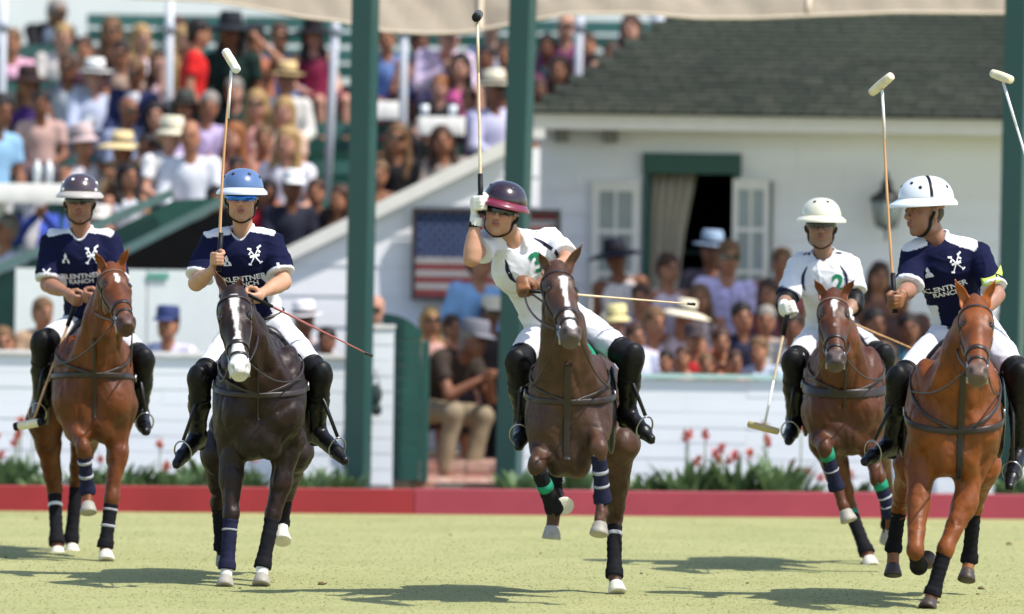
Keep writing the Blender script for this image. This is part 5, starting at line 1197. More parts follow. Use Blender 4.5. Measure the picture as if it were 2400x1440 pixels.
# reins: from both bit rings to the low hand
for i, (hb, rb) in enumerate(zip(HB, RB)):
    hd = rb['hands'][1]
    for b, s in zip(hb['bits'], (-1, 1)):
        nk = hb['g'](s * .15, .18, 1.33); mid = b * .5 + hd * .5 + np.array([s * .1, .02, -.05])
        pts = []
        for t in np.linspace(0, 1, 14): pts.append((1 - t) ** 2 * b + 2 * t * (1 - t) * mid + t * t * hd)
        MB().tube(pts, .0065, 6).build('rein', hb['LT'], hb['root'], True)
        n2 = hb['B'].march(np.array([hb['g'](s * .5, .1, 1.22)]), np.array([[-s * 1., .1, 0]]), 40, .01)[0]
        MB().tube([b + (n2 - b) * t - np.array([0, 0, .06 * math.sin(math.pi * t)]) for t in np.linspace(0, 1, 10)], .0055, 6).build('draw_rein', hb['LT'], hb['root'], True)
# the mallets
D1, D2, D3, D4, D5 = (h['D'] for h in HB)
GRM = 'polo mallets'
mallet('polo_mallet', [P(183, 696, D1 + .3), P(78, 985, D1 + .15)], P(68, 995, D1 + .15), P(112, 988, D1 + .1) - P(30, 1002, D1 + .2), .21, CANE, WOODP, TAPEB, 'mallet hanging down beside the brown-helmeted rider with black-ended head', GRM)
mallet('polo_mallet', [P(513, 625, D2 + .29), P(542, 160, D2 + .4)], P(542, 143, D2 + .4), P(560, 172, D2 + .3) - P(524, 112, D2 + .5), .2, CANE, WOODP, TAPEW, 'brown mallet held upright by the blue-helmeted rider', GRM, mid=(-.012, 0, 0))
mallet('polo_mallet', [P(1127, 490, D3 + .19), P(1119, 48, D3 + .3)], P(1119, 38, D3 + .32), P(1129, 24, D3 + .7) - P(1108, 52, D3 + .0), .2, CANEP, mat('dark mallet head', (.05, .045, .035), .5, var=.2), TAPEB, 'pale mallet raised high by the leaning rider, its dark head seen end-on', GRM)
mallet('polo_mallet', [P(1850, 716, D4 + .29), P(1791, 1000, D4 + .1)], P(1789, 1003, D4 + .1), P(1828, 1013, D4 + .05) - P(1750, 993, D4 + .15), .215, CANEP, mat('yellow cane head', (.42, .32, .12), .5, var=.25), None, 'mallet pointing down from the cream-helmeted rider, its yellowish head beside his boot', GRM, hr=.022)
mallet('polo_mallet', [P(2097, 722, D5 + .26), P(2067, 205, D5 + .4)], P(2066, 198, D5 + .4), P(2098, 172, D5 + .3) - P(2034, 226, D5 + .5), .205, CANE, WOODP, None, 'brown mallet held upright by the white-helmeted rider', GRM, mid=(-.006, 0, 0))
mallet('polo_mallet', [P(2475, 600, 38.6), P(2350, 190, 39)], P(2348, 180, 39), P(2384, 192, 38.9) - P(2317, 168, 39.1), .175, TAPEW, WOODP, None, 'white-shafted mallet sticking in from the right edge of the picture', GRM)
# whips
def whip(a, b, m, label):
    r = empty('riding_whip', tuple(a), label, 'whip', 'riding whips'); L = [a + (b - a) * t for t in np.linspace(0, 1, 8)]
    MB().tube(L, list(np.linspace(.008, .004, 8)), 7).build('shaft', m, r, True); d = nrm(b - a)
    MB().tube([a - d * .06, a + d * .14], .011, 7).build('handle', TAPEB, r, True); MB().tube([b - d * .04, b + d * .02], [.008, .011], 6).build('flapper', LEATHER, r, True)
whip(P(600, 700, D2 + .22), P(866, 832, D2 + .9), mat('red whip', (.4, .12, .1), .4), 'thin reddish whip pointing down to the right of the blue-helmeted rider')
whip(P(1262, 684, D3 + .08), P(1622, 713, D3 + .9), CANEP, 'thin pale whip pointing right from behind the leaning rider\'s pony')
whip(P(1966, 744, D4 + .3), P(2150, 822, D4 + .9), CANE, 'thin brown whip at the cream-helmeted rider\'s thigh')
# ------------------------------------------------------------------ spectators
_srgb = srgb
def cmat(kind, c):
    key = kind + ' %d %d %d' % c; g = {'skin': .62, 'hair': .55, 'straw': .85}.get(kind, .72)
    srgb = lambda *q: tuple(v * g for v in _srgb(*q))
    if kind == 'print': return mat(key, srgb(*c), .8, .25, var=.75, scale=26, bump=.4, bscale=16, bdist=.01)
    if kind == 'stripe': return mat(key, srgb(*c), .8, .25, var=.5, scale=30, stretch=(1, .2, .05), bump=.4, bscale=16, bdist=.01)
    if kind == 'cloth': return mat(key, srgb(*c), .8, .25, var=.08, scale=14, bump=.4, bscale=16, bdist=.01)
    if kind == 'skin': return mat(key, srgb(*c), .55, .35, var=.1, scale=14, bump=.1)
    if kind == 'hair': return mat(key, srgb(*c), .55, .3, var=.3, scale=40, bump=.5, bscale=90, stretch=(1, 1, .25))
    return mat(key, srgb(*c), .7, .25, var=.08, scale=30, bump=.3, bscale=120)
ex_, ey_, ez_ = np.array([1., 0, 0]), np.array([0, -1., 0]), np.array([0, 0, 1.])
def joints(pose):
    s = lambda a: [np.array([-a[0], a[1], a[2]]), np.array(a)]
    if pose == 'stand': J = dict(hd=(0, -.02, 1.6), nk=(0, .01, 1.42), ch=(0, .02, 1.25), pv=(0, .03, .95), sh=s((.175, .02, 1.38)), el=s((.23, .04, 1.1)), wr=s((.21, -.1, .87)), hp=s((.09, .02, .92)), kn=s((.1, -.02, .5)), an=s((.1, .03, .09)))
    elif pose == 'lean': J = dict(hd=(0, -.42, .62), nk=(0, -.3, .5), ch=(0, -.2, .37), pv=(0, .0, .1), sh=s((.175, -.27, .46)), el=s((.21, -.45, .22)), wr=s((.05, -.58, .36)), hp=s((.09, -.02, .08)), kn=s((.15, -.46, .1)), an=s((.13, -.42, -.33)))
    else: J = dict(hd=(0, -.07, .73), nk=(0, -.02, .55), ch=(0, .0, .4), pv=(0, .0, .1), sh=s((.175, .0, .51)), el=s((.23, -.06, .25)), wr=s((.12, -.27, .16)), hp=s((.09, -.02, .08)), kn=s((.13, -.46, .1)), an=s((.12, -.44, -.34)))
    J = {k: (np.array(v, float) if not isinstance(v, list) else v) for k, v in J.items()}
    if pose == 'armup': J['el'][1] = np.array([.32, -.2, .52]); J['wr'][1] = np.array([.12, -.24, .72])
    if pose == 'phone': J['el'] = s((.22, -.22, .35)); J['wr'] = s((.05, -.36, .55))
    return J
MESHES = {}
def template(pose):
    if pose in MESHES: return MESHES[pose]
    J = joints(pose); T = {}; vx = .017
    B = Sdf(); head_prims(B, J['hd'], ex_, ey_, ez_, 1.0); B.rc(J['nk'] - [0, 0, .03], J['hd'] + [0, .01, -.05], .055, .052, .03)
    B.rc(J['pv'], J['ch'], .12, .13, .05, fl=(ey_, .75)); B.rc(J['sh'][0], J['sh'][1], .05, .05, .05)
    for i in (0, 1):
        B.rc(J['sh'][i], J['el'][i], .048, .038, .03); B.rc(J['el'][i], J['wr'][i], .04, .028, .02)
        d = nrm(J['wr'][i] - J['el'][i]); B.el(J['wr'][i] + d * .06, (.036, .04, .045), k=.02); B.rc(J['wr'][i] + d * .06, J['wr'][i] + d * .13, .026, .015, .02); B.rc(J['wr'][i] + d * .03 + ex_ * .02 * (1 - 2 * i), J['wr'][i] + d * .08 + ex_ * .045 * (1 - 2 * i), .013, .011, .01)
        B.rc(J['hp'][i], J['kn'][i], .085, .055, .04); B.rc(J['kn'][i], J['an'][i], .056, .036, .03); B.rc(J['an'][i], J['an'][i] + [0, -.14, -.05], .036, .03, .02)
    T['body'] = B.mesh(vx)
    for st in ('tee', 'long', 'tank', 'jacket'):
        S = Sdf(); S.rc(J['pv'] + [0, 0, -.03], J['ch'], .155, .155, .06, fl=(ey_, .78)); S.el(J['ch'] + [0, 0, .02], (.17, .125, .15), k=.05)
        if st != 'tank':
            S.rc(J['sh'][0], J['sh'][1], .066, .066, .05); q = .62 if st == 'tee' else 1.0
            for i in (0, 1):
                S.rc(J['sh'][i], J['sh'][i] * (1 - q) + J['el'][i] * q, .064, .062, .03, cap=(st == 'tee'))
                if st != 'tee': S.rc(J['el'][i], J['wr'][i], .055, .042, .03)
        else: 
            for i in (0, 1): S.rc(J['ch'] + [(.09, -.09)[1 - i] * 1, -.06, .08], J['sh'][i] * .6 + J['nk'] * .4 + [0, 0, .03], .022, .02, .02)
        S.rc(J['nk'] + [0, -.06, .0], J['nk'] + [0, 0, .1], .05, .055, .01, op='s')
        if st == 'jacket': S.rc(J['nk'] + [0, -.1, -.02], J['pv'] + [0, -.16, .1], .05, .02, .01, op='s')
        V, F = S.mesh(vx); V = wobble(V, F, .014, 7, (1, 1, .6), len(st)); T[st] = (V, F)
    S = Sdf(); S.rc(J['nk'] + [0, -.03, -.08], J['pv'] + [0, -.05, .08], .1, .1, .03, fl=(ey_, .8)); T['shirt_front'] = S.mesh(.02)
    S = Sdf(); S.rc(J['nk'] + [0, -.1, -.06], J['pv'] + [0, -.145, .14], .022, .03, .01); T['tie'] = S.mesh(.014)
    S = Sdf(); S.el(J['pv'], (.16, .14, .12), k=.04)
    for i in (0, 1): S.rc(J['hp'][i], J['kn'][i], .1, .075, .05); S.rc(J['kn'][i], J['an'][i] + [0, 0, .03], .074, .055, .03)
    V, F = S.mesh(.02); T['trousers'] = (wobble(V, F, .012, 8), F)
    S = Sdf(); S.el(J['pv'], (.165, .145, .12), k=.04)
    for i in (0, 1): S.rc(J['hp'][i], J['hp'][i] * .15 + J['kn'][i] * .85, .105, .095, .09, cap=(pose == 'stand'))
    V, F = S.mesh(.02); T['skirt'] = (wobble(V, F, .014, 8), F)
    c = J['hd']; A = np.eye(3)
    for hs in ('short', 'long', 'bun'):
        S = Sdf(); S.el(c + [0, .02, .055], (.088, .105, .09), k=.02); S.el(c + [0, .06, -.01], (.078, .06, .09), k=.03)
        if hs == 'long':
            for i in (-1, 1): S.rc(c + [i * .075, .03, .03], c + [i * .095, .02, -.2], .03, .042, .04); S.rc(c + [i * .095, .02, -.2], c + [i * .085, -.03, -.33], .042, .02, .03)
            S.rc(c + [0, .07, .0], c + [0, .1, -.26], .075, .06, .05)
        if hs == 'bun': S.el(c + [0, .1, .1], .045, k=.01)
        S.rc(c + [0, -.13, .02], c + [0, -.1, -.2], .062, .07, .02, op='s'); V, F = S.mesh(.013); T['hair_' + hs] = (wobble(V, F, .008, 30), F)
    def hat(cr, ch, br, droop, cy=.0, tilt=0, visor=False):
        V = []; n = 32; pr = [(cr * .4, ch), (cr * .85, ch * .98), (cr * .97, ch * .75), (cr, .02), (cr, 0)]
        for r, z in pr:
            for k in range(n): a = 2 * math.pi * k / n; V.append((r * math.sin(a), -r * 1.18 * math.cos(a), z))
        if not visor: pr2 = [((cr + br) / 2, -droop * .3), (br, -droop), (br - .003, -droop - .008), ((cr + br) / 2, -droop * .3 - .01), (cr * .96, -.008)]
        else: pr2 = []
        for r, z in pr2:
            for k in range(n): a = 2 * math.pi * k / n; V.append((r * math.sin(a), -(r + cr * .18) * math.cos(a), z + .012 * abs(math.sin(a)) * (droop < .02)))
        m = len(pr) + len(pr2); F = [tuple(range(n))] + [(i * n + k, (i + 1) * n + k, (i + 1) * n + (k + 1) % n, i * n + (k + 1) % n) for i in range(m - 1) for k in range(n)]
        V = [tuple(v) for v in V]
        if visor:
            b = len(V); 
            for r, z in ((1.0, .004), (1.75, -.02), (1.75, -.026), (1.0, -.006)):
                for k in range(13): a = R(-62 + 124 * k / 12); V.append((cr * math.sin(a) * min(r, 1.05), -cr * 1.18 * (math.cos(a) ** .7) * r, z))
            F += [(b + i * 13 + k, b + i * 13 + k + 1, b + (i + 1) * 13 + k + 1, b + (i + 1) * 13 + k) for i in range(3) for k in range(12)]
        V = np.array(V); V = np.stack([V[:, 0], V[:, 1] * 1.0, V[:, 2]], -1) + c + [0, .005, .06]; return V, F
    T['hat_cap'] = hat(.094, .1, 0, 0, visor=True); T['hat_panama'] = hat(.092, .12, .165, .01); T['hat_wide'] = hat(.093, .11, .235, .045); T['hat_cloche'] = hat(.1, .125, .135, .035)
    V, F = lathe(c + [0, .005, .068], (0, 0, 1), [(0, .1), (.001, .1015), (.026, .1), (.027, .09)], 24, ex_); V = np.array(V); V[:, 1] = (V[:, 1] - c[1] - .005) * 1.17 + c[1] + .005; T['ribbon'] = (V, F)
    V = []; n = 13
    for i in range(n):
        a = R(-66 + 132 * i / (n - 1)); 
        for z in (-1, 1): V.append(c + [.082 * math.sin(a), -.025 - .084 * math.cos(a), .008 + z * .019 * (1 - .4 * math.exp(-(a / .2) ** 2))])
    T['glasses'] = (V, [(2 * i, 2 * i + 1, 2 * i + 3, 2 * i + 2) for i in range(n - 1)])
    fm = MB()
    for x in (-1, 1): fm.add(*lathe(c + [x * .031, -.09, .007], (0, 1, 0), [(-.006, .006), (-.004, .013), (.004, .013)], 10, ex_)); fm.tube([c + [x * .014, -.1, .027], c + [x * .034, -.097, .033], c + [x * .05, -.083, .027]], .0055, 6)
    fm.tube([c + [-.024, -.096, -.057], c + [0, -.104, -.06], c + [.024, -.096, -.057]], .0055, 6); fm.tube([c + [-.011, -.108, -.03], c + [.011, -.108, -.03]], .006, 6)
    T['face'] = (np.concatenate(fm.V), fm.F)
    for k, (V, F) in T.items():
        me = mesh(pose + ' ' + k, np.array(V), F); me.materials.append(DARK); T[k] = me
    T['J'] = J; MESHES[pose] = T; return T
SK = {'p': (222, 165, 140), 't': (196, 136, 104), 'd': (150, 98, 72), 'k': (104, 66, 50)}
HR = {'bl': (196, 160, 104), 'br': (84, 56, 40), 'dk': (38, 28, 26), 'gr': (168, 160, 152), 'or': (170, 104, 56), 'lb': (132, 98, 66)}
def spectator(px, py, d, pose, yaw, st, col, bot, hair, hc, hat, hatc, sk, gl, label, sc_=1.0, grp='spectators in the stand'):
    T = template(pose); J = T['J']; hp = P(px, py, d); yw = R(yaw) + rng.randn() * .22; roll = rng.randn() * 4
    M = Matrix.Rotation(R(roll), 3, 'Y') @ Matrix.Rotation(yw, 3, 'Z'); off = np.array(M @ Vector(J['hd'] * sc_)); base = hp - off
    r = empty('person', tuple(base), label, 'spectator', grp); r.rotation_euler = M.to_euler(); r.scale = (sc_,) * 3
    def ch(name, key, m):
        o = bpy.data.objects.new(name, T[key]); sc.collection.objects.link(o); o.parent = r; o.material_slots[0].link = 'OBJECT'; o.material_slots[0].material = m; return o
    ch('body', 'body', cmat('skin', SK[sk])); t = ch('jacket' if st == 'jacket' else 'top', st, cmat('print' if 'flower' in label or 'plaid' in label or rng.rand() < .3 else 'stripe' if 'striped' in label or rng.rand() < .25 else 'cloth', col))
    if st == 'jacket':
        f = ch('shirt_front', 'shirt_front', cmat('cloth', (215, 215, 225))); f.parent = t; f = ch('tie', 'tie', cmat('cloth', (60, 50, 80))); f.parent = t
    if bot: ch('skirt' if st == 'tank' else 'trousers', 'skirt' if st == 'tank' else 'trousers', cmat('cloth', bot))
    if hair: ch('hair', 'hair_' + hair, cmat('hair', HR[hc]))
    if hat:
        h = ch('hat', 'hat_' + hat, cmat('straw', hatc))
        if hat != 'cap': q = ch('ribbon', 'ribbon', cmat('cloth', (40, 32, 34))); q.parent = h
    if gl: ch('sunglasses', 'glasses', LENS)
    f = ch('face', 'face', cmat('skin', (70, 36, 32))); f['kind'] = 'stuff'
    return r
LB, WH, NV, BK, GY = (150, 185, 220), (238, 238, 242), (38, 48, 88), (24, 22, 26), (150, 152, 160)
CREAM, STRAW = (240, 232, 205), (226, 196, 140)
# px, py of the head; distance; pose; yaw; garment; colour; lower garment; hair; hair colour; hat; hat colour; skin; glasses; label; scale
PEOPLE = [
 (135, 32, 65.6, 'lean', 15, 'jacket', BK, BK, 'short', 'gr', None, None, 'd', 1, 'grey-haired man in a black jacket at the very top left of the stand', 1.1),
 (28, 100, 64.3, 'sit', 0, 'tee', (236, 180, 205), (230, 220, 200), 'short', 'lb', None, None, 't', 0, 'brown-haired spectator in a pink top by the left edge post'),
 (148, 88, 64.3, 'sit', 10, 'long', (225, 215, 208), (190, 180, 170), 'short', 'bl', None, None, 'p', 0, 'fair-haired spectator in a beige top in front of the black jacket'),
 (262, 72, 64.3, 'sit', 0, 'tank', (70, 42, 30), (60, 40, 40), 'long', 'lb', None, None, 't', 1, 'long-haired woman in sunglasses and a dark brown top in the upper left rows'),
 (332, 90, 64.3, 'sit', 0, 'tank', (240, 222, 232), (235, 225, 230), 'long', 'bl', None, None, 'p', 0, 'blonde woman in a pinkish white top left of the first white post'),
 (418, 70, 65.6, 'sit', 0, 'tee', (130, 60, 60), None, 'short', 'br', None, None, 'd', 0, 'brown-haired spectator right behind the first white post'),
 (66, 195, 61.7, 'sit', 0, 'tank', (70, 40, 110), (80, 60, 110), 'long', 'lb', 'wide', (52, 30, 30), 't', 0, 'woman in a wide dark brown hat and purple top at the left'),
 (158, 160, 61.7, 'sit', 0, 'long', (178, 184, 194), (120, 120, 130), 'short', 'br', None, None, 'd', 1, 'man in sunglasses and a pale grey shirt'),
 (222, 182, 61.7, 'sit', 5, 'long', (190, 200, 226), (90, 95, 120), 'short', 'gr', 'panama', (244, 244, 240), 'p', 0, 'man in a white hat and pale blue striped shirt'),
 (318, 172, 61.7, 'sit', -5, 'jacket', (40, 50, 92), (60, 60, 80), 'short', 'lb', None, None, 'd', 1, 'man in a navy blazer over a lilac shirt'),
 (302, 262, 60.3, 'sit', 5, 'long', (150, 160, 190), (80, 80, 100), None, 'dk', None, None, 'd', 1, 'bald man in a grey-blue shirt'),
 (366, 272, 60.3, 'sit', 0, 'tank', BK, BK, 'long', 'dk', None, None, 'p', 0, 'dark-haired woman in a black top below the first white post'),
 (2, 262, 57.9, 'sit', 62, 'tee', (146, 190, 226), WH, 'short', 'dk', None, None, 'd', 0, 'spectator in a light blue shirt bending over at the left edge', 1.15),
 (195, 338, 59.0, 'sit', 0, 'tank', (232, 224, 228), (225, 215, 215), 'short', 'br', 'cloche', (206, 182, 182), 't', 0, 'woman in a pale pink hat with a dark band above the brown-helmeted rider'),
 (285, 352, 59.0, 'lean', -35, 'long', (228, 196, 158), (40, 40, 50), 'short', 'br', 'wide', (236, 212, 160), 't', 0, 'spectator in a broad straw hat reaching out with a sand-coloured sleeve'),
 (345, 350, 58.8, 'sit', -30, 'long', (60, 56, 66), (40, 40, 50), 'short', 'dk', None, None, 'd', 0, 'spectator in dark clothes behind the sand-coloured sleeve', .95),
 (402, 322, 58.6, 'sit', 25, 'tee', WH, (46, 46, 80), 'short', 'bl', 'cloche', CREAM, 'p', 0, 'woman in a cream hat and white blouse with a dark bag in her lap'),
 (446, 322, 58.4, 'sit', 8, 'long', (236, 240, 250), (220, 210, 190), None, 'gr', None, None, 't', 0, 'balding man in a bright white shirt left of the upright mallet', 1.08),
 (432, 255, 60.3, 'sit', 0, 'tee', (90, 90, 84), (60, 60, 60), 'long', 'dk', 'panama', (70, 72, 66), 't', 0, 'dark-haired woman in a dark grey hat below the red shirt'),
 (490, 250, 60.3, 'sit', 12, 'long', (196, 180, 222), (110, 100, 130), 'short', 'gr', None, None, 't', 0, 'grey-haired man in a lavender shirt'),
 (602, 245, 60.3, 'sit', 0, 'tank', (232, 168, 158), (230, 160, 140), 'long', 'bl', None, None, 'p', 1, 'blonde woman in sunglasses and a peach flowered dress'),
 (665, 262, 60.2, 'sit', -5, 'tee', (244, 206, 184), (240, 190, 160), 'long', 'bl', None, None, 'p', 0, 'blonde woman in a pale orange and white top'),
 (672, 188, 61.7, 'sit', 0, 'long', (226, 222, 214), (200, 196, 190), 'short', 'br', 'panama', STRAW, 't', 0, 'spectator in a straw hat with dark brim and a cream top'),
 (655, 88, 63.0, 'sit', 0, 'long', (140, 164, 208), (60, 60, 90), 'short', 'br', None, None, 't', 1, 'brown-haired man in a blue shirt under the canopy edge'),
 (735, 82, 63.0, 'sit', 0, 'tank', (122, 26, 60), (120, 26, 56), 'long', 'dk', 'wide', (24, 22, 26), 'p', 0, 'woman in a large black hat and burgundy dress'),
 (468, 80, 61.4, 'stand', 65, 'tee', (222, 34, 34), (34, 34, 40), 'short', 'dk', None, None, 't', 0, 'man in a bright red t-shirt standing side-on', 1.0),
 (430, 95, 62.6, 'sit', 30, 'tank', (164, 136, 84), (120, 100, 70), 'long', 'bl', None, None, 'p', 0, 'fair-haired woman in an olive top behind the red t-shirt'),
 (540, 75, 61.9, 'stand', -20, 'tee', (16, 44, 36), (20, 30, 28), 'long', 'dk', 'wide', (26, 34, 42), 'd', 0, 'spectator in a dark green top under a very large dark hat', 1.15),
 (596, 95, 62.4, 'armup', -25, 'tank', (190, 120, 90), (60, 60, 60), 'short', 'dk', 'cap', (30, 30, 34), 't', 0, 'spectator raising an arm beside the very large dark hat'),
 (672, 335, 58.9, 'sit', 0, 'tee', (240, 240, 250), (230, 225, 235), 'long', 'bl', None, None, 'p', 0, 'blonde woman in a white top right of the blue helmet', 1.1),
 (686, 440, 57.8, 'sit', 0, 'long', (34, 36, 54), (30, 30, 46), 'short', 'br', 'cap', (244, 244, 246), 'd', 0, 'man in a white cap and dark navy shirt just above the slanting wall'),
 (628, 455, 57.9, 'sit', 10, 'tee', (186, 30, 44), (30, 30, 40), 'short', 'dk', None, None, 'd', 0, 'spectator in a red shirt partly hidden by the blue helmet', .95),
 (795, 468, 57.9, 'sit', -10, 'tank', (150, 104, 78), (60, 40, 40), 'long', 'br', None, None, 't', 0, 'brown-haired woman beside the left green post above the slanting wall', .95),
 (505, 470, 57.9, 'sit', 10, 'tee', (70, 30, 30), (40, 30, 30), 'short', 'dk', None, None, 'd', 0, 'dark-haired spectator with bare knees behind the stair rail', .95),
 (94, 462, 57.7, 'phone', 0, 'long', (72, 98, 206), (40, 44, 80), 'short', 'br', None, None, 't', 0, 'spectator in a royal blue shirt with hands at the chin', .95),
 (12, 540, 57.2, 'sit', -20, 'long', (226, 222, 238), (150, 150, 160), 'short', 'gr', None, None, 't', 0, 'white-haired man in a white shirt low at the left edge', 1.05),
 (236, 520, 57.2, 'sit', 0, 'tee', (216, 210, 206), None, 'short', 'gr', 'cap', (226, 220, 216), 'p', 0, 'spectator in a pale cap just right of the brown-helmeted rider', .9),
 (905, 92, 63.0, 'sit', 0, 'long', (104, 134, 190), (120, 60, 70), 'short', 'br', None, None, 't', 0, 'man in a blue shirt between the green post and a slim white post'),
 (985, 102, 63.0, 'sit', 0, 'tank', (168, 116, 92), (90, 60, 50), 'short', 'dk', None, None, 'd', 0, 'dark-haired woman in a tan top right of the slim white post'),
 (1052, 92, 62.6, 'lean', 0, 'long', (240, 214, 236), (110, 100, 130), 'short', 'gr', 'cap', (246, 226, 240), 'p', 0, 'spectator in pinkish white stooping forward', 1.15),
 (1078, 158, 61.7, 'sit', 0, 'tank', (226, 104, 168), (60, 30, 60), 'long', 'dk', None, None, 'p', 0, 'dark-haired woman in a bright pink top'),
 (1030, 206, 61.5, 'sit', 0, 'tee', (34, 30, 36), (40, 34, 40), 'short', 'or', None, None, 'p', 0, 'orange-haired child in a dark top', .85),
 (1138, 138, 63.0, 'sit', 0, 'tee', (24, 52, 44), (30, 30, 30), 'short', 'dk', None, None, 'd', 0, 'dark-haired spectator just right of the raised mallet'),
 (1150, 70, 64.3, 'sit', 0, 'long', (210, 214, 236), (60, 60, 80), 'short', 'gr', 'panama', (236, 240, 248), 'p', 0, 'spectator in a white hat high up beside the raised mallet head'),
 (1183, 130, 64.0, 'sit', 0, 'tee', (30, 60, 52), None, 'short', 'br', None, None, 't', 0, 'spectator half hidden by the middle green post'),
 (1160, 212, 60.3, 'sit', 25, 'long', (206, 206, 236), (120, 120, 140), 'short', 'gr', 'panama', CREAM, 'd', 0, 'man in a cream panama hat and pale lilac shirt', 1.05),
 (932, 325, 59.0, 'sit', 0, 'tee', BK, BK, 'long', 'lb', None, None, 't', 1, 'long-haired woman in sunglasses and a black top between the green posts', 1.05),
 (1036, 330, 59.0, 'sit', 0, 'long', (160, 148, 140), (90, 80, 76), 'long', 'br', None, None, 't', 0, 'brown-haired woman with a pale scarf left of the raised mallet'),
 (1326, 62, 63.2, 'sit', 0, 'long', (120, 60, 96), (60, 40, 70), None, 'gr', None, None, 'p', 1, 'bald man in a plum plaid shirt beside a slim white post', 1.05),
 (1312, 165, 61.6, 'sit', -5, 'tank', (60, 24, 56), (50, 24, 50), 'long', 'br', None, None, 't', 0, 'woman in a dark purple top above the clubhouse roof edge'),
 (1378, 108, 63.0, 'sit', 0, 'tee', (140, 50, 80), None, 'short', 'br', None, None, 't', 0, 'spectator in a maroon top right of the slim white post', .9),
 (1392, 160, 61.8, 'sit', 0, 'tee', (50, 46, 50), None, 'short', 'dk', None, None, 'p', 0, 'dark-haired spectator whose face shows just above the roof slope'),
 (1478, 68, 63.3, 'sit', -15, 'tee', (232, 222, 236), (90, 90, 130), 'long', 'br', None, None, 'p', 0, 'long-haired woman in a white top above the roof slope', 1.05),
 (1546, 66, 64.3, 'sit', 0, 'tee', (120, 140, 190), None, 'short', 'br', 'cap', (240, 242, 248), 'p', 0, 'spectator in a white cap at the top of the roof slope'),
 (1584, 50, 64.6, 'sit', -10, 'tee', (60, 66, 100), None, 'short', 'or', None, None, 'd', 0, 'auburn-haired spectator furthest right above the roof'),
 (1262, 215, 61.0, 'sit', 0, 'tee', (150, 150, 160), None, 'short', 'br', None, None, 'd', 0, 'spectator just right of the middle green post above the eave', .85),
 (96, 245, 60.3, 'sit', 0, 'tee', (206, 170, 160), (90, 80, 90), 'short', 'dk', None, None, 'd', 0, 'dark-haired spectator below the woman in the wide brown hat', .95),
 (196, 118, 63.0, 'sit', 0, 'tee', (96, 60, 70), None, 'short', 'br', None, None, 't', 0, 'brown-haired spectator between the black jacket and the white hat', .95),
 (285, 128, 63.0, 'sit', 0, 'tee', (200, 170, 150), None, 'short', 'dk', None, None, 't', 1, 'spectator in sunglasses and a tan top under the upper long-haired woman', .92),
 (372, 150, 63.0, 'sit', 0, 'tank', (236, 200, 206), None, 'long', 'br', None, None, 'p', 0, 'brown-haired woman in a pink top just left of the first white post', .95),
 (548, 215, 61.7, 'sit', 0, 'tee', (30, 56, 50), (30, 40, 40), 'short', 'gr', None, None, 'p', 0, 'grey-haired spectator in dark green just right of the upright mallet shaft', .95),
 (546, 322, 59.2, 'sit', 0, 'tank', (236, 150, 130), (200, 110, 100), 'long', 'or', None, None, 'p', 0, 'auburn-haired woman in a salmon flowered top above the blue helmet', 1.0),
 (618, 330, 59.2, 'sit', 0, 'tank', (226, 130, 110), (180, 90, 80), 'short', 'lb', None, None, 't', 0, 'fair-haired spectator in an orange flowered top above the blue helmet', .95),
 (1100, 240, 60.4, 'sit', 0, 'tee', (120, 60, 90), (60, 40, 60), 'short', 'br', None, None, 't', 0, 'brown-haired spectator below the bright pink top', .9),
 (888, 410, 58.0, 'sit', 0, 'tee', (140, 100, 80), (80, 60, 50), 'short', 'lb', None, None, 't', 0, 'fair-brown-haired spectator just right of the left green post above the coping', .92),
 (740, 452, 58.0, 'sit', 0, 'tee', (50, 46, 60), (60, 50, 50), 'short', 'br', None, None, 't', 0, 'brown-haired spectator between the white cap and the left green post', .9),
 (1282, 110, 63.2, 'sit', 0, 'tee', (50, 70, 80), None, 'short', 'dk', None, None, 'd', 0, 'dark-haired spectator between the middle green post and the bald man', .92),
 (1432, 130, 62.4, 'sit', 0, 'tee', (90, 120, 160), None, 'short', 'br', None, None, 'd', 0, 'spectator in a blue top low behind the roof slope', .9),
 (300, 415, 58.2, 'sit', 20, 'tank', (200, 205, 215), (60, 50, 60), 'long', 'dk', None, None, 't', 0, 'dark-haired woman in a pale grey top just above the stair', .95),
 (555, 400, 58.4, 'sit', 0, 'tee', (60, 50, 50), (40, 40, 50), 'short', 'dk', None, None, 'd', 0, 'spectator in dark brown directly behind the blue helmet', .9),
]
G2 = 'spectators on the ground in front of the clubhouse'
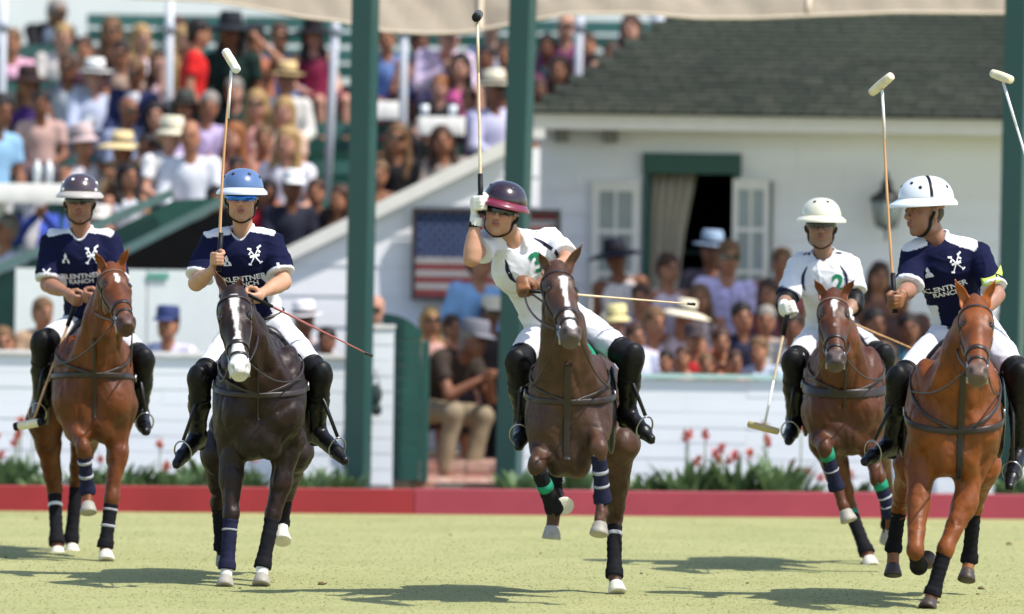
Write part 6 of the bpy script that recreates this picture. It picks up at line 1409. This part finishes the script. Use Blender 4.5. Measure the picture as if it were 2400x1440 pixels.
PEOPLE2 = [
 (1010, 752, 55.2, 'stand', 10, 'tank', (206, 160, 150), (70, 40, 50), 'long', 'bl', None, None, 't', 1, 'blonde woman with long hair in the gateway', .85),
 (1112, 800, 54.9, 'lean', 35, 'tee', (60, 48, 40), (160, 144, 118), 'short', 'gr', 'cap', (120, 120, 128), 'd', 0, 'man in a dark brown t-shirt and beige shorts crouching in the gateway', 1.15),
 (1152, 735, 55.9, 'stand', 10, 'tee', (60, 50, 50), (40, 40, 50), 'short', 'dk', 'cap', (226, 214, 190), 'd', 1, 'man in a cream cap standing behind the crouching man', .92),
 (1128, 620, 56.1, 'stand', 20, 'long', (146, 190, 240), (60, 70, 110), 'short', 'br', None, None, 't', 0, 'spectator in a light blue shirt in front of the framed flag', 1.1),
 (880, 728, 55.0, 'stand', 0, 'tee', (206, 190, 190), (90, 90, 90), None, 'gr', None, None, 'p', 1, 'pale bald man beside the left green post', .9),
 (712, 755, 54.3, 'sit', 10, 'tee', (210, 200, 205), (90, 70, 60), 'short', 'br', 'panama', (240, 234, 236), 'd', 0, 'spectator in a white hat behind the blue-helmeted rider\'s thigh'),
 (765, 800, 54.2, 'sit', 0, 'tee', (110, 84, 66), (60, 50, 46), 'short', 'dk', None, None, 'd', 0, 'spectator in brown crouching left of the left green post', .85),
 (392, 762, 54.1, 'sit', 0, 'tee', (222, 218, 240), (90, 90, 110), 'short', 'br', 'cap', (50, 62, 108), 't', 0, 'man in a navy cap in front of the white hoarding'),
 (8, 805, 54.0, 'sit', 10, 'tee', (196, 130, 60), (90, 60, 40), 'short', 'lb', None, None, 't', 0, 'spectator in an orange-brown top at the left edge'),
 (102, 735, 54.2, 'sit', 30, 'tee', (180, 150, 120), (90, 70, 50), 'short', 'lb', None, None, 't', 0, 'brown-haired spectator behind the far-left rider\'s arm', .95),
 (1444, 605, 56.3, 'stand', 0, 'tank', (242, 232, 228), (240, 230, 228), 'short', 'br', 'wide', (24, 26, 42), 'd', 0, 'woman in a wide black hat and white dress', 1.02),
 (1568, 632, 56.0, 'stand', 25, 'tank', (232, 216, 226), (220, 200, 210), 'bun', 'br', None, None, 't', 0, 'brown-haired woman in a pale pink top before the curtain', 1.0),
 (1668, 590, 56.8, 'stand', 0, 'tee', (90, 84, 92), (60, 60, 70), 'short', 'br', 'panama', (150, 172, 200), 'd', 0, 'spectator in a pale blue hat behind the lavender shirt', 1.02),
 (1708, 606, 56.0, 'stand', 5, 'long', (216, 204, 246), (140, 160, 220), 'short', 'lb', None, None, 't', 1, 'man in a lavender shirt standing in the clubhouse doorway', 1.12),
 (1832, 618, 56.2, 'stand', 10, 'tee', (196, 120, 120), (90, 60, 60), 'short', 'lb', None, None, 't', 0, 'brown-haired man left of the cream-helmeted rider', .98),
 (1446, 758, 55.0, 'sit', 0, 'tank', (236, 226, 200), (200, 190, 170), 'short', 'bl', 'cloche', (240, 224, 160), 'p', 0, 'child in a pale yellow hat below the black-hatted woman', .85),
 (1535, 758, 54.8, 'sit', 15, 'tank', (244, 228, 236), (200, 214, 250), 'short', 'lb', None, None, 't', 0, 'woman in a white blouse behind the low wall'),
 (1605, 745, 54.9, 'sit', -10, 'tank', (240, 220, 224), (220, 200, 200), 'short', 'br', 'wide', (244, 232, 206), 't', 0, 'woman in a wide cream sun hat at the end of the pale whip', .92),
 (1490, 790, 54.4, 'sit', 10, 'tee', (214, 220, 250), (180, 190, 230), 'short', 'br', None, None, 't', 0, 'child in a bluish white shirt right of the dark bay pony\'s rider', .85),
 (1628, 796, 54.2, 'sit', 0, 'tank', (196, 44, 50), (60, 40, 40), 'short', 'dk', 'cap', (74, 62, 66), 't', 0, 'child in a red vest and dark cap behind the low wall', .85),
 (1690, 802, 54.2, 'lean', 0, 'tank', (216, 130, 104), (220, 170, 150), 'short', 'br', None, None, 't', 0, 'bare-armed child leaning on the low wall', .85),
 (1740, 745, 55.0, 'sit', -5, 'tee', (36, 40, 66), (40, 40, 60), 'short', 'dk', None, None, 't', 0, 'dark-haired boy in a navy t-shirt', .95),
 (1795, 752, 55.0, 'sit', 0, 'tee', (176, 160, 150), (110, 90, 80), 'short', 'gr', None, None, 't', 0, 'grey-haired spectator left of the cream-helmeted rider\'s hand', .92),
 (1778, 822, 54.1, 'sit', 10, 'tee', (200, 214, 234), (160, 180, 210), 'short', 'lb', None, None, 't', 0, 'child in a pale blue shirt beside the mallet that points down', .82),
 (1600, 838, 53.9, 'sit', 0, 'tank', (226, 170, 150), None, 'short', 'br', None, None, 't', 0, 'small child with bare shoulders just above the low wall', .7),
 (1722, 848, 53.9, 'sit', 0, 'tank', (230, 140, 110), None, 'short', 'br', None, None, 't', 0, 'small child in a peach top just above the low wall', .7),
 (1858, 768, 54.8, 'sit', 0, 'tee', (206, 200, 190), None, 'short', 'dk', None, None, 'd', 0, 'spectator hidden behind the cream-helmeted rider\'s knee', .9),
 (2062, 650, 55.6, 'stand', 0, 'tank', (140, 96, 76), (90, 60, 60), 'long', 'br', None, None, 't', 0, 'long-haired woman between the two right-hand riders', .95),
 (2050, 760, 54.6, 'sit', 10, 'tee', (130, 110, 90), (40, 36, 50), 'short', 'dk', None, None, 'd', 0, 'spectator in an olive-brown top between the right-hand riders', 1.0),
 (2130, 770, 54.7, 'sit', -10, 'tee', (70, 120, 140), (60, 50, 60), 'short', 'dk', None, None, 'd', 0, 'spectator in a teal top behind the white-helmeted rider\'s hand', .95),
 (2395, 640, 54.4, 'stand', -20, 'long', (120, 96, 80), (60, 50, 50), 'short', 'dk', None, None, 'd', 0, 'spectator in brown at the right edge of the picture', .95),
 (1560, 848, 53.9, 'sit', 0, 'tee', (230, 226, 236), None, 'short', 'dk', None, None, 't', 0, 'small dark-haired child in white at the low wall below the white blouse', .72),
 (1655, 856, 53.9, 'sit', 0, 'tank', (210, 90, 80), None, 'short', 'lb', None, None, 't', 0, 'small fair-haired child in coral at the low wall', .7),
 (1500, 700, 55.6, 'sit', 0, 'tee', (190, 180, 200), None, 'short', 'br', None, None, 't', 0, 'brown-haired spectator between the black hat and the pale pink top', .9),
 (1640, 700, 55.6, 'sit', 0, 'tank', (230, 206, 200), None, 'long', 'lb', None, None, 't', 0, 'fair-brown-haired woman in front of the lavender shirt', .9),
 (1800, 690, 55.6, 'sit', 0, 'tee', (150, 90, 100), None, 'long', 'br', None, None, 't', 0, 'long-haired woman in dull red left of the cream-helmeted rider', .95),
 (1420, 815, 54.2, 'sit', 0, 'tee', (190, 190, 210), None, 'short', 'lb', None, None, 't', 0, 'child in pale grey beside the leaning rider\'s boot', .8),
 (2110, 700, 55.3, 'sit', 0, 'tee', (110, 80, 70), None, 'short', 'dk', None, None, 'd', 0, 'dark-haired spectator just left of the white-helmeted rider\'s mallet hand', .95),
 (1060, 770, 55.6, 'stand', 0, 'tank', (150, 90, 90), (60, 50, 60), 'short', 'br', None, None, 't', 0, 'brown-haired spectator between the blonde woman and the crouching man', .85),
]
for p in PEOPLE: spectator(*p)
for p in PEOPLE2: spectator(*p[:15], *p[15:], grp=G2)
